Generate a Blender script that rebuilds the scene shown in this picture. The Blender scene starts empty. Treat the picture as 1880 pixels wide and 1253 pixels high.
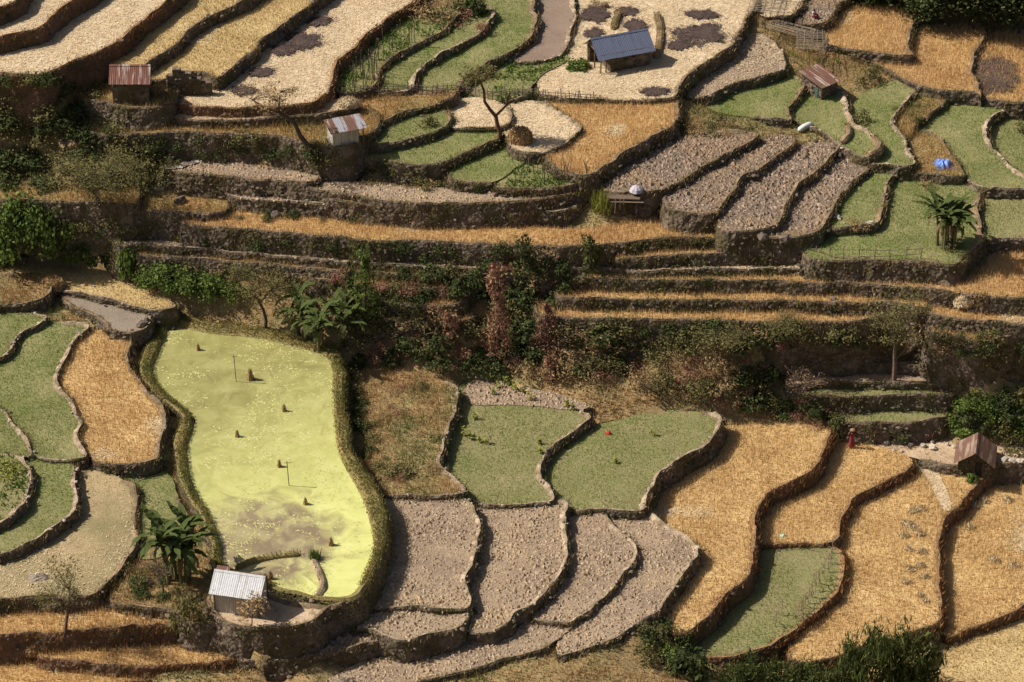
import bpy, math, random
import numpy as np
from mathutils import Vector, Matrix
from mathutils.geometry import delaunay_2d_cdt
from mathutils.bvhtree import BVHTree

random.seed(7); RNG = np.random.default_rng(7)
scene = bpy.context.scene
COL = scene.collection
R = math.radians

# ---------------------------------------------------------------- camera
PITCH = R(32.0); DIST = 230.0; FPX = 5060.0; IW, IH = 1880.0, 1253.0
CAM = np.array([0.0, -DIST*math.cos(PITCH), DIST*math.sin(PITCH)])
FWD = np.array([0.0, math.cos(PITCH), -math.sin(PITCH)])
UPV = np.array([0.0, math.sin(PITCH), math.cos(PITCH)])
cd = bpy.data.cameras.new('camera'); cam = bpy.data.objects.new('camera', cd); COL.objects.link(cam)
cam.location = CAM; cam.rotation_euler = (R(90)-PITCH, 0, 0)
cd.sensor_width = 36.0; cd.lens = 36.0*FPX/IW; cd.clip_start = 1.0; cd.clip_end = 5000.0
scene.camera = cam

# ---------------------------------------------------------------- sky, sun, exposure
SUN_EL, SUN_AZ = R(46.0), R(7.0)          # from the left, a little behind the slope
sv = Vector((-math.cos(SUN_AZ)*math.cos(SUN_EL), math.sin(SUN_AZ)*math.cos(SUN_EL), math.sin(SUN_EL)))
world = bpy.data.worlds.new('World'); scene.world = world; world.use_nodes = True
wn = world.node_tree.nodes; wl = world.node_tree.links
sky = wn.new('ShaderNodeTexSky'); sky.sky_type = 'NISHITA'; sky.sun_disc = False
sky.air_density = 0.8; sky.dust_density = 3.0; sky.ozone_density = 0.3; sky.sun_elevation = SUN_EL; sky.sun_rotation = math.atan2(sv.x, sv.y)
wn['Background'].inputs['Strength'].default_value = 0.055
wl.new(sky.outputs[0], wn['Background'].inputs['Color'])
ld = bpy.data.lights.new('sun', 'SUN'); ld.energy = 4.5; ld.angle = R(0.53); ld.color = (1.0, 0.94, 0.85)
sun = bpy.data.objects.new('sun', ld); COL.objects.link(sun); sun.location = (-120, 40, 120)
sun.rotation_euler = sv.to_track_quat('Z', 'Y').to_euler()
scene.view_settings.view_transform = 'Standard'; scene.view_settings.look = 'None'
scene.view_settings.exposure = 0.46; scene.view_settings.gamma = 1.0
scene.view_settings.use_curve_mapping = False
scene.cycles.max_bounces = 5; scene.cycles.diffuse_bounces = 2; scene.cycles.transparent_max_bounces = 4

# ---------------------------------------------------------------- helpers
def unproj(P, z):
    """pixels (n,2) of the photograph -> world xy on the level plane z"""
    P = np.atleast_2d(np.asarray(P, float)); u = (P[:, 0]-IW/2)/FPX; v = (IH/2-P[:, 1])/FPX
    d = FWD[None]+v[:, None]*UPV[None]; d = d+u[:, None]*np.array([[1.0, 0, 0]])
    t = (z-CAM[2])/d[:, 2]
    return (CAM[None]+t[:, None]*d)[:, :2]
def proj(X):
    d = np.atleast_2d(X)-CAM[None]; w = d@FWD
    return np.stack([IW/2+FPX*d[:, 0]/w, IH/2-FPX*(d@UPV)/w], 1)
def inview(X, m=70):
    p = proj(X); return (p[:, 0] > -m) & (p[:, 0] < IW+m) & (p[:, 1] > -m) & (p[:, 1] < IH+m+30)
def _hash(i, j, s):
    n = (i.astype(np.int64)*374761393+j.astype(np.int64)*668265263+s*1442695041) & 0x7fffffff
    n = ((n ^ (n >> 13))*1274126177) & 0x7fffffff
    return ((n ^ (n >> 16)) & 0xffff)/65535.0
def vnoise(x, y, s=0):
    x = np.asarray(x, float); y = np.asarray(y, float)
    i = np.floor(x); j = np.floor(y); fx = x-i; fy = y-j; fx = fx*fx*(3-2*fx); fy = fy*fy*(3-2*fy)
    a = _hash(i, j, s); b = _hash(i+1, j, s); c = _hash(i, j+1, s); d = _hash(i+1, j+1, s)
    return (a*(1-fx)+b*fx)*(1-fy)+(c*(1-fx)+d*fx)*fy
def inside(P, poly):
    x, y = P[:, 0], P[:, 1]; c = np.zeros(len(P), bool)
    mn, mx = poly.min(0), poly.max(0)
    k = np.where((x >= mn[0]) & (x <= mx[0]) & (y >= mn[1]) & (y <= mx[1]))[0]
    if len(k) == 0: return c
    px, py = x[k], y[k]; r = np.zeros(len(k), bool); n = len(poly)
    for a in range(n):
        x1, y1 = poly[a]; x2, y2 = poly[a-1]
        if y1 == y2: continue
        m = ((y1 > py) != (y2 > py)) & (px < (x2-x1)*(py-y1)/(y2-y1)+x1); r ^= m
    c[k] = r; return c
def mesh_np(name, V, F, mats=(), mi=None, smooth=False):
    V = np.asarray(V, np.float32); F = np.asarray(F, np.int32); k = F.shape[1]
    me = bpy.data.meshes.new(name); me.vertices.add(len(V)); me.vertices.foreach_set('co', V.ravel())
    me.loops.add(F.size); me.loops.foreach_set('vertex_index', F.ravel())
    me.polygons.add(len(F)); me.polygons.foreach_set('loop_start', np.arange(len(F), dtype=np.int32)*k)
    if mi is not None: me.polygons.foreach_set('material_index', np.asarray(mi, np.int32))
    me.polygons.foreach_set('use_smooth', np.full(len(F), smooth))
    me.update(calc_edges=True)
    for m in mats: me.materials.append(m)
    return me
def link(name, me, parent=None, loc=None, label=None, cat=None, group=None, kind=None):
    o = bpy.data.objects.new(name, me); COL.objects.link(o)
    if parent is not None: o.parent = parent
    if loc is not None: o.location = loc
    return tag(o, label, cat, group, kind)
def tag(o, label=None, cat=None, group=None, kind=None):
    if label: o['label'] = label
    if cat: o['category'] = cat
    if group: o['group'] = group
    if kind: o['kind'] = kind
    return o
class MB:
    """collects shapes of one part; build() links them as one mesh object"""
    def __init__(s): s.v = []; s.f = []
    def add(s, V, F):
        b = len(s.v); s.v += [tuple(p) for p in V]; s.f += [tuple(i+b for i in f) for f in F]; return s
    def box(s, x0, x1, y0, y1, z0, z1, jit=0.0):
        V = [(x, y, z) for z in (z0, z1) for y in (y0, y1) for x in (x0, x1)]
        if jit: V = [tuple(c+random.uniform(-jit, jit) for c in p) for p in V]
        return s.add(V, [(0, 2, 3, 1), (4, 5, 7, 6), (0, 1, 5, 4), (1, 3, 7, 5), (3, 2, 6, 7), (2, 0, 4, 6)])
    def tube(s, pts, rad, n=6, cap=True):
        pts = [Vector(p) for p in pts]; m = len(pts)
        if not isinstance(rad, (list, tuple)): rad = [rad]*m
        V = []; F = []
        for i, p in enumerate(pts):
            t = (pts[min(i+1, m-1)]-pts[max(i-1, 0)]).normalized()
            a = t.orthogonal().normalized() if i == 0 else (a-t*a.dot(t)).normalized()
            b = t.cross(a)
            for k in range(n):
                an = 2*math.pi*k/n; V.append(p+(a*math.cos(an)+b*math.sin(an))*rad[i])
        for i in range(m-1):
            for k in range(n):
                F.append((i*n+k, i*n+(k+1) % n, (i+1)*n+(k+1) % n, (i+1)*n+k))
        if cap: F.append(tuple(range(n-1, -1, -1))); F.append(tuple((m-1)*n+k for k in range(n)))
        return s.add(V, F)
    def mesh(s, name, mat, smooth=False):
        me = bpy.data.meshes.new(name); me.from_pydata(s.v, [], s.f); me.update()
        if smooth:
            for p in me.polygons: p.use_smooth = True
        for m in (mat if isinstance(mat, (list, tuple)) else [mat]): me.materials.append(m)
        return me
    def build(s, name, mat, parent=None, smooth=False, **kw): return link(name, s.mesh(name, mat, smooth), parent, **kw)
def empty(name, loc, rz=0.0, label=None, cat=None, group=None):
    o = bpy.data.objects.new(name, None); COL.objects.link(o); o.location = loc; o.rotation_euler = (0, 0, rz)
    o.empty_display_size = 0.3
    return tag(o, label, cat, group)
def copy_tree(o, parent=None):
    c = o.copy(); COL.objects.link(c); c.parent = parent
    for ch in o.children: copy_tree(ch, c)
    return c

# ---------------------------------------------------------------- materials
def _nt(name):
    m = bpy.data.materials.new(name); m.use_nodes = True; nt = m.node_tree
    b = nt.nodes['Principled BSDF']; b.inputs['Roughness'].default_value = 0.9; b.inputs['Specular IOR Level'].default_value = 0.15
    return m, nt, b
def _noise(nt, pos, scale, detail=4, rough=0.6, dist=0.0):
    n = nt.nodes.new('ShaderNodeTexNoise'); n.inputs['Scale'].default_value = scale; n.inputs['Detail'].default_value = detail
    n.inputs['Roughness'].default_value = rough; n.inputs['Distortion'].default_value = dist
    nt.links.new(pos, n.inputs['Vector']); return n.outputs['Fac']
def _ramp(nt, fac, stops):
    r = nt.nodes.new('ShaderNodeValToRGB'); e = r.color_ramp.elements
    while len(e) < len(stops): e.new(0.5)
    for k, (p, c) in enumerate(stops):
        e[k].position = p; e[k].color = (*c, 1) if len(c) == 3 else c
    nt.links.new(fac, r.inputs[0]); return r.outputs['Color']
def _mix(nt, fac, a, b, mode='MIX'):
    m = nt.nodes.new('ShaderNodeMix'); m.data_type = 'RGBA'; m.blend_type = mode
    for sock, v in ((m.inputs[0], fac), (m.inputs[6], a), (m.inputs[7], b)):
        if isinstance(v, (float, int)): sock.default_value = v
        elif isinstance(v, tuple): sock.default_value = (*v, 1)
        else: nt.links.new(v, sock)
    return m.outputs[2]
def sc3(c, k): return tuple(min(1.0, x*k) for x in c)
def m_ground(name, c1, c2, c3=None, s=0.35, fine=9.0, bump=0.25, rough=0.95, contrast=0.5):
    """soil, straw litter, turf: large patches, mid mottling, fine grain and relief"""
    m, nt, b = _nt(name); g = nt.nodes.new('ShaderNodeNewGeometry').outputs['Position']
    big = _noise(nt, g, s, 3); fin = _noise(nt, g, fine, 3, 0.7); mid = _noise(nt, g, fine*0.22, 4)
    col = _ramp(nt, big, [(0.36, c1), (0.64, c2)])
    if c3: col = _mix(nt, _ramp(nt, mid, [(0.52, (0, 0, 0)), (0.68, (1, 1, 1))]), col, c3)
    col = _mix(nt, contrast, col, _ramp(nt, fin, [(0.3, (0.25, 0.23, 0.2)), (0.7, (0.85, 0.85, 0.85))]), 'OVERLAY')
    nt.links.new(col, b.inputs['Base Color']); b.inputs['Roughness'].default_value = rough
    if bump:
        bp = nt.nodes.new('ShaderNodeBump'); bp.inputs['Strength'].default_value = bump; bp.inputs['Distance'].default_value = 0.12
        nt.links.new(fin, bp.inputs['Height']); nt.links.new(bp.outputs[0], b.inputs['Normal'])
    return m
def m_blade(name, cols, patch=None, ps=0.3, transl=0.25, pr=(0.45, 0.62)):
    """blades, leaves, clods: a colour per piece, patches over metres"""
    m, nt, b = _nt(name); ge = nt.nodes.new('ShaderNodeNewGeometry')
    n = len(cols); col = _ramp(nt, ge.outputs['Random Per Island'], [(k/max(1, n-1), c) for k, c in enumerate(cols)])
    if patch:
        f = _noise(nt, ge.outputs['Position'], ps, 3)
        col = _mix(nt, _ramp(nt, f, [(pr[0], (0, 0, 0)), (pr[1], (1, 1, 1))]), col, patch)
    nt.links.new(col, b.inputs['Base Color'])
    if transl:
        t = nt.nodes.new('ShaderNodeBsdfTranslucent'); nt.links.new(col, t.inputs['Color'])
        mx = nt.nodes.new('ShaderNodeMixShader'); mx.inputs[0].default_value = transl
        nt.links.new(b.outputs[0], mx.inputs[1]); nt.links.new(t.outputs[0], mx.inputs[2])
        nt.links.new(mx.outputs[0], nt.nodes['Material Output'].inputs['Surface'])
    return m
def m_stone(name, c1, c2, moss=None, s=2.2):
    m, nt, b = _nt(name); ge = nt.nodes.new('ShaderNodeNewGeometry'); g = ge.outputs['Position']
    v = nt.nodes.new('ShaderNodeTexVoronoi'); v.inputs['Scale'].default_value = s*1.6; nt.links.new(g, v.inputs['Vector'])
    big = _noise(nt, g, 0.5, 4); fin = _noise(nt, g, 14, 3)
    hs = nt.nodes.new('ShaderNodeSeparateColor'); nt.links.new(v.outputs['Color'], hs.inputs[0])
    col = _ramp(nt, hs.outputs[0], [(0, c1), (1, c2)])
    if moss: col = _mix(nt, _ramp(nt, big, [(0.46, (0, 0, 0)), (0.6, (1, 1, 1))]), col, moss)
    col = _mix(nt, 0.5, col, _ramp(nt, fin, [(0.3, (0.25,)*3), (0.7, (0.8,)*3)]), 'OVERLAY')
    nt.links.new(col, b.inputs['Base Color'])
    bp = nt.nodes.new('ShaderNodeBump'); bp.inputs['Strength'].default_value = 0.7; bp.inputs['Distance'].default_value = 0.15
    nt.links.new(v.outputs['Distance'], bp.inputs['Height']); bp.invert = True; nt.links.new(bp.outputs[0], b.inputs['Normal'])
    return m
def m_plain(name, c, rough=0.7, metal=0.0, var=0.25, s=3.0, spec=0.3):
    m, nt, b = _nt(name); g = nt.nodes.new('ShaderNodeNewGeometry').outputs['Position']
    f = _noise(nt, g, s, 5, 0.65)
    nt.links.new(_ramp(nt, f, [(0.3, sc3(c, 1-var)), (0.7, sc3(c, 1+var))]), b.inputs['Base Color'])
    b.inputs['Roughness'].default_value = rough; b.inputs['Metallic'].default_value = metal; b.inputs['Specular IOR Level'].default_value = spec
    return m
def m_sheet(name, c, rust, amt=0.5, rough=0.45, metal=0.4):
    """corrugated iron: streaky rust over paint or zinc"""
    m, nt, b = _nt(name); tc = nt.nodes.new('ShaderNodeTexCoord').outputs['Object']
    mp = nt.nodes.new('ShaderNodeMapping'); mp.inputs['Scale'].default_value = (2.2, 0.25, 0.25); nt.links.new(tc, mp.inputs[0])
    f = _noise(nt, mp.outputs[0], 1.6, 5, 0.6); f2 = _noise(nt, tc, 7.0, 4)
    col = _mix(nt, _ramp(nt, f, [(amt-0.06, (0, 0, 0)), (amt+0.06, (1, 1, 1))]), rust, c)
    col = _mix(nt, 0.35, col, _ramp(nt, f2, [(0.3, (0.25,)*3), (0.7, (0.75,)*3)]), 'OVERLAY')
    nt.links.new(col, b.inputs['Base Color']); b.inputs['Roughness'].default_value = rough
    nt.links.new(_mix(nt, _ramp(nt, f, [(amt-0.06, (0, 0, 0)), (amt+0.06, (1, 1, 1))]), (0.0, 0.0, 0.0), (metal,)*3), b.inputs['Metallic'])
    return m
STRAW = (0.60, 0.45, 0.27); GOLD = (0.40, 0.25, 0.095); WHEAT = (0.42, 0.225, 0.075)
M = {}
M['straw_g'] = m_ground('straw_ground', (0.48, 0.365, 0.23), (0.6, 0.475, 0.32), (0.4, 0.27, 0.15), 0.25, 7, 0.5)
M['straw_b'] = m_blade('loose_straw', [(0.46, 0.33, 0.17), (0.61, 0.48, 0.3), (0.73, 0.62, 0.44)], None, transl=0.1)
M['gold_g'] = m_ground('stubble_ground', (0.4, 0.28, 0.125), (0.5, 0.38, 0.19), None, 0.2, 8, 0.5)
M['gold_b'] = m_blade('stubble', [(0.38, 0.25, 0.1), (0.54, 0.4, 0.18), (0.68, 0.54, 0.29)], (0.44, 0.36, 0.14), 0.12, 0.2, (0.5, 0.75))
M['wheat_g'] = m_ground('wheat_ground', (0.36, 0.22, 0.095), (0.48, 0.33, 0.15), None, 0.25, 8, 0.5)
M['wheat_b'] = m_blade('ripe_wheat', [(0.42, 0.23, 0.1), (0.64, 0.41, 0.185), (0.78, 0.57, 0.3)], (0.7, 0.48, 0.22), 0.16, 0.2)
M['ripe_g'] = m_ground('ripe_ground', (0.42, 0.27, 0.12), (0.54, 0.38, 0.18), None, 0.25, 8, 0.5)
M['ripe_b'] = m_blade('tan_wheat', [(0.5, 0.315, 0.135), (0.65, 0.45, 0.21), (0.75, 0.56, 0.29)], (0.7, 0.5, 0.24), 0.16, 0.2)
M['green_g'] = m_ground('green_ground', (0.17, 0.165, 0.065), (0.24, 0.215, 0.1), None, 0.3, 8, 0.5)
M['green_b'] = m_blade('young_wheat', [(0.12, 0.2, 0.04), (0.21, 0.31, 0.075), (0.34, 0.4, 0.125)], (0.18, 0.33, 0.05), 0.12, 0.3, (0.48, 0.6))
M['thin_g'] = m_ground('sparse_green_ground', (0.19, 0.18, 0.075), (0.23, 0.2, 0.1), None, 0.3, 8, 0.5)
M['thin_b'] = m_blade('sparse_green', [(0.13, 0.2, 0.035), (0.22, 0.295, 0.065), (0.34, 0.36, 0.105)], (0.2, 0.34, 0.045), 0.2, 0.3)
M['clod_g'] = m_ground('clod_ground', (0.22, 0.16, 0.115), (0.3, 0.225, 0.155), (0.36, 0.27, 0.175), 0.25, 6, 0.8)
M['clod_b'] = m_blade('clods', [(0.23, 0.16, 0.105), (0.32, 0.235, 0.155), (0.42, 0.32, 0.22)], (0.38, 0.275, 0.165), 0.2, 0.0)
M['dclod_g'] = m_ground('dark_clod_ground', (0.13, 0.095, 0.07), (0.18, 0.135, 0.1), (0.24, 0.17, 0.11), 0.25, 6, 0.8)
M['dclod_b'] = m_blade('dark_clods', [(0.14, 0.1, 0.072), (0.23, 0.17, 0.125), (0.36, 0.275, 0.205)], (0.29, 0.2, 0.125), 0.2, 0.0)
M['mixed_g'] = m_ground('mixed_litter', (0.2, 0.17, 0.085), (0.36, 0.27, 0.15), (0.25, 0.19, 0.1), 0.16, 8, 0.6)
M['soil_g'] = m_ground('fine_soil', (0.2, 0.145, 0.11), (0.25, 0.185, 0.14), None, 0.3, 12, 0.5)
M['grey_g'] = m_ground('grey_soil', (0.21, 0.17, 0.13), (0.255, 0.21, 0.165), None, 0.3, 12, 0.6)
M['dark_g'] = m_ground('dark_soil', (0.23, 0.155, 0.105), (0.31, 0.22, 0.15), None, 0.3, 9, 0.6)
M['grass_g'] = m_ground('dry_turf', (0.32, 0.2, 0.09), (0.27, 0.21, 0.09), None, 0.3, 8, 0.5)
M['grass_b'] = m_blade('dry_grass', [(0.34, 0.18, 0.07), (0.46, 0.29, 0.12), (0.4, 0.32, 0.13)], (0.25, 0.225, 0.08), 0.22, 0.25, (0.52, 0.68))
M['path_g'] = m_ground('trodden_earth', (0.36, 0.26, 0.17), (0.48, 0.36, 0.24), (0.26, 0.18, 0.1), 0.5, 8, 0.4)
M['scrub_g'] = m_ground('scrub_ground', (0.29, 0.185, 0.09), (0.21, 0.18, 0.08), (0.36, 0.24, 0.12), 0.14, 6, 0.6)
M['scrub_b'] = m_blade('scrub_grass', [(0.32, 0.165, 0.08), (0.46, 0.29, 0.125), (0.36, 0.28, 0.115)], (0.18, 0.195, 0.06), 0.16, 0.25, (0.48, 0.6))
M['weed_b'] = m_blade('wall_weeds', [(0.11, 0.08, 0.035), (0.23, 0.155, 0.07), (0.33, 0.23, 0.105)], (0.09, 0.1, 0.033), 0.2, 0.2, (0.48, 0.6))
M['red_b'] = m_blade('russet_wall_grass', [(0.16, 0.06, 0.028), (0.25, 0.115, 0.045), (0.3, 0.17, 0.07)], None, transl=0.2)
M['leaf_b'] = m_blade('garden_leaves', [(0.06, 0.11, 0.02), (0.11, 0.18, 0.035), (0.2, 0.26, 0.06)], None, transl=0.3)
M['f_wall'] = m_blade('wall_weed_leaves', [(0.04, 0.042, 0.014), (0.085, 0.08, 0.027), (0.15, 0.125, 0.048)], None, transl=0.25)
M['wall'] = m_stone('wall_stone', (0.085, 0.062, 0.045), (0.19, 0.145, 0.105), (0.085, 0.068, 0.034))
M['wall_red'] = m_stone('earth_wall', (0.12, 0.07, 0.045), (0.17, 0.105, 0.065), (0.1, 0.07, 0.035))
M['crest'] = m_ground('crest_earth', (0.13, 0.095, 0.055), (0.27, 0.19, 0.12), (0.11, 0.085, 0.042), 0.6, 5, 0.5)
M['crest_pale'] = m_ground('pale_crest_earth', (0.17, 0.125, 0.08), (0.42, 0.325, 0.23), (0.16, 0.12, 0.065), 0.9, 6, 0.6)
M['crest_red'] = m_ground('grassy_crest', (0.2, 0.115, 0.055), (0.28, 0.17, 0.085), (0.15, 0.12, 0.05), 0.6, 5, 0.5)
M['stone_b'] = m_blade('field_stones', [(0.07, 0.053, 0.04), (0.115, 0.088, 0.066), (0.19, 0.148, 0.11)], None, transl=0)
M['pale_b'] = m_blade('pale_stones', [(0.15, 0.115, 0.085), (0.28, 0.225, 0.17), (0.48, 0.4, 0.31)], None, transl=0)
# ---------------------------------------------------------------- fields: outline in the photograph, level, cover, description
FIELDS = []
def P(s): return [tuple(float(c) for c in p.split(',')) for p in s.split()]
def F(key, z, typ, pts, desc, wall='s', g=1.0):
    FIELDS.append(dict(key=key, z=z, typ=typ, px=P(pts) if isinstance(pts, str) else pts, desc=desc, wall=wall, g=g))
def strip(s, up):
    f = P(s); return f+[(x, y-up) for x, y in reversed(f)]
# top left: pale harvested terraces stepping down to the right
F('A0', 19.4, 'straw', '-160,-80 60,-80 45,-12 20,8 -10,22 -60,34 -160,50', 'the sliver of terrace in the top left corner', 'r')
F('A1', 18.0, 'straw', '-160,-60 230,-70 165,-14 125,10 100,30 80,48 45,58 0,70 -50,80 -160,95', 'the pale straw terrace in the top left', 'r')
F('A2', 16.6, 'straw', '-160,20 60,-30 380,-70 330,-12 310,5 280,25 250,50 215,80 180,98 150,108 110,125 75,138 40,140 0,139 -60,140 -160,150', 'the broad pale straw terrace at upper left', 'r')
F('A3', 15.3, 'gold', '180,70 260,0 380,-70 540,-70 480,-14 440,10 400,25 375,35 350,50 335,65 325,80 300,98 280,112 262,124 235,127 205,122 175,120', 'the narrow golden stubble terrace at upper left', 's')
F('A4', 14.4, 'gold', '250,120 330,40 420,-10 520,-70 660,-70 600,-14 575,5 540,30 510,55 480,75 465,95 440,115 412,140 395,146 380,134 350,131 330,131 318,142 296,150 265,140', 'the wide golden stubble terrace at upper left', 's')
F('A5', 13.3, 'straw', '330,180 440,100 520,10 600,-70 850,-70 775,-8 745,15 720,30 700,45 680,60 655,85 630,105 618,120 612,140 604,165 590,188 560,195 500,197 440,198 400,200 370,197 345,193 322,188', 'the long straw terrace with dark drying patches', 'r', 1.3)
F('B0', 14.5, 'grass', '130,110 180,95 230,110 225,137 206,137 160,139 120,140 105,128', 'the weedy ledge behind the left rusty hut', 's')
F('B1', 13.7, 'grass', '90,150 220,135 300,140 330,160 322,192 290,198 240,198 200,192 150,180 105,170', 'the shaded ledge carrying the left rusty hut', 's')
F('C1', 12.5, 'path', '140,175 200,178 330,190 600,185 650,175 655,196 612,210 560,216 500,217 430,221 370,223 330,218 290,209 240,205 200,204 150,199', 'the stony path under the long straw terrace', 's')
F('C3', 10.2, 'grass', strip('200,266 330,260 430,268 520,276 600,288', 22), 'the bushy ledge above the clod strips', 's', 1.8)
F('C2', 11.8, 'grass', '150,215 330,210 600,200 650,195 690,205 700,230 660,262 640,276 590,270 540,257 480,251 400,246 330,242 250,249 190,250 150,238', 'the orange grass ledge beside the bamboo hut', 's')
F('Q12', 11.6, 'grass', '620,190 680,170 800,165 850,172 806,190 790,197 740,210 700,222 660,240 640,262 628,240', 'the orange grass ledge behind the bamboo hut', 's')
F('D0', 9.3, 'clod', '290,285 360,290 470,300 600,312 580,342 540,337 480,331 420,326 365,322 320,316 285,308', 'the small clod plot beside the stone steps', 's')
F('D1', 8.9, 'clod', '322,318 420,312 560,325 700,340 820,345 950,340 1060,330 1075,338 1062,352 1030,362 960,370 840,376 760,375 700,368 620,357 535,344 460,334 400,331 330,328', 'the upper long clod strip below the green gardens', 's')
F('D1b', 8.4, 'clod', strip('415,347 470,349 535,355 620,369 700,380 760,386 850,386 960,381 1055,368', 22), 'the stony middle clod strip below the green gardens', 's')
F('D2', 7.9, 'clod', '405,345 500,335 700,355 900,365 1050,355 1085,360 1062,381 1032,388 963,392 895,395 826,389 723,388 640,381 607,379 515,370 450,366 420,362', 'the lower long clod strip with a pale rim', 'p')
F('E00', 8.2, 'grass', strip('-160,365 0,368 120,372 200,376 255,378', 34), 'the orange grass ledge under the spreading tree', 's')
F('E0', 7.4, 'grass', strip('235,392 262,390 330,392 400,394 420,386', 30), 'the short orange ledge beneath the stone steps', 's')
F('E1', 6.8, 'wheat', strip('330,412 343,418 446,423 560,432 640,439 690,444 790,444 895,449 1000,454 1066,455 1135,449 1200,443 1260,438 1340,434', 36), 'the long orange stubble strip across the middle', 's', 1.6)
F('E2', 5.9, 'wheat', '1120,478 1150,455 1330,430 1470,430 1475,450 1456,460 1432,468 1343,468 1260,471 1165,474', 'the short russet stubble strip left of the twig fence', 's', 1.4)
F('F1', 5.0, 'path', strip('205,443 220,450 309,456 446,466 640,483 690,488 790,490 888,495 1011,499 1066,495 1135,498 1183,504 1260,497 1405,492 1528,497 1617,497 1652,493 1758,495 1800,480', 34), 'the long stone path across the middle', 'p', 1.2)
F('F2', 4.5, 'wheat', strip('1035,512 1080,511 1150,514 1260,519 1400,516 1528,521 1617,526 1660,528 1720,534 1778,541', 36), 'the top stubble strip below the long stone path', 's', 1.6)
F('F3', 3.5, 'wheat', strip('1020,547 1060,549 1100,552 1250,552 1350,552 1450,554 1560,558 1610,559 1660,565 1700,572', 30), 'the middle stubble strip below the long stone path', 's', 1.6)
F('F4', 2.6, 'wheat', strip('985,575 1010,583 1100,588 1240,588 1320,591 1400,593 1500,594 1580,591 1640,582 1690,578', 32), 'the lowest broad stubble strip above the thicket', 's', 2.0)
F('F1L', 4.5, 'grass', strip('250,470 300,474 450,484 640,500 760,508 880,510', 22), 'the narrow grass ledge just under the long path', 's', 1.6)
F('F2L', 3.9, 'grass', strip('260,478 285,484 400,488 490,497 620,520 700,530 800,532 885,528', 34), 'the rough grass strip under the path on the left', 's', 1.6)
F('F4L', 2.0, 'grass', strip('660,588 720,592 800,594 870,588', 24), 'the lowest grass ledge left of the russet column', 's', 1.4)
F('F3L', 3.0, 'grass', strip('660,556 690,559 780,563 860,560', 26), 'the small grass ledge beside the russet column', 's', 1.6)
F('G1', 4.6, 'wheat', '1745,505 1790,485 1815,450 1835,432 1980,425 1980,550 1880,549 1800,547 1762,540', 'the golden plot at the right edge', 's')
F('G2', 3.2, 'wheat', '1690,560 1740,545 1900,545 1980,560 1980,600 1880,600 1823,592 1760,586 1700,577', 'the narrow golden ledge at the right edge', 's')
F('G3', 2.2, 'wheat', '1700,600 1760,580 1980,585 1980,616 1890,614 1823,630 1760,622 1712,613', 'the lowest golden ledge at the right edge', 's', 1.6)
# top middle gardens
F('Q0', 12.3, 'garden', '610,175 625,130 690,60 770,20 850,10 838,35 822,48 805,66 764,84 720,108 697,126 692,162 660,172', 'the bean garden under the long straw terrace', 's')
F('Q1', 11.9, 'green', '680,172 690,120 760,75 830,30 900,10 906,31 891,53 857,77 819,95 781,119 759,143 757,167 720,172', 'the narrow green strip beside the bean garden', 'p')
F('Q2', 11.4, 'green', '745,178 752,140 800,95 880,40 900,-30 950,-40 985,-10 975,14 986,31 985,57 974,74 946,91 922,102 901,115 881,126 860,136 845,153 843,170 800,178', 'the curving green field at top centre', 's')
F('Q3', 10.8, 'soil', '930,115 960,60 970,0 1000,-20 1050,-20 1054,14 1059,38 1045,75 1034,104 1010,112 970,118', 'the crescent of bare ploughed soil', 'p')
F('Q3b', 10.6, 'garden', '840,182 850,150 900,110 960,95 1042,100 1050,110 1020,125 992,136 977,152 982,178 910,188', 'the vegetable patch behind the lopped tree', 's')
F('Q4', 10.5, 'straw', '985,180 990,130 1040,100 1058,30 1075,-60 1395,-60 1385,20 1367,45 1357,60 1346,84 1309,105 1267,136 1245,160 1243,180 1200,186 1110,187 1040,184', 'the threshing yard around the blue roofed house', 's', 1.2)
F('Q5', 10.2, 'wheat', '985,178 1110,178 1245,172 1246,195 1252,222 1205,249 1171,266 1137,287 1130,301 1102,311 1096,326 1050,325 1000,300 1000,240', 'the orange wheat plot below the threshing yard', 's', 1.2)
F('Q6', 10.4, 'straw', '915,195 984,181 1030,208 1073,238 1055,255 1034,272 985,287 943,277 925,250', 'the diamond of pale straw beside the haystack', 'p')
F('Q7', 10.7, 'straw', '795,195 853,176 922,186 945,218 938,236 840,240 810,225', 'the small straw plot behind the lopped tree', 's')
F('Q8', 11.1, 'green', '655,258 690,232 740,212 812,197 832,211 822,234 798,241 750,257 706,268 670,266', 'the short green strip beside the bamboo hut', 's')
F('Q9', 10.4, 'green', '668,292 690,262 790,235 850,222 925,225 938,235 917,256 842,287 790,307 737,301 688,290', 'the green plot left of the lopped tree', 's', 1.5)
F('Q10', 9.6, 'green', '810,332 850,290 920,265 990,278 992,290 948,307 910,336 860,337', 'the small green plot below the lopped tree', 's', 1.5)
F('Q11', 9.5, 'garden', '905,342 945,300 1000,280 1100,300 1110,315 1096,332 1034,345 985,350 930,348', 'the bean patch with thin poles', 's', 1.4)
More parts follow.
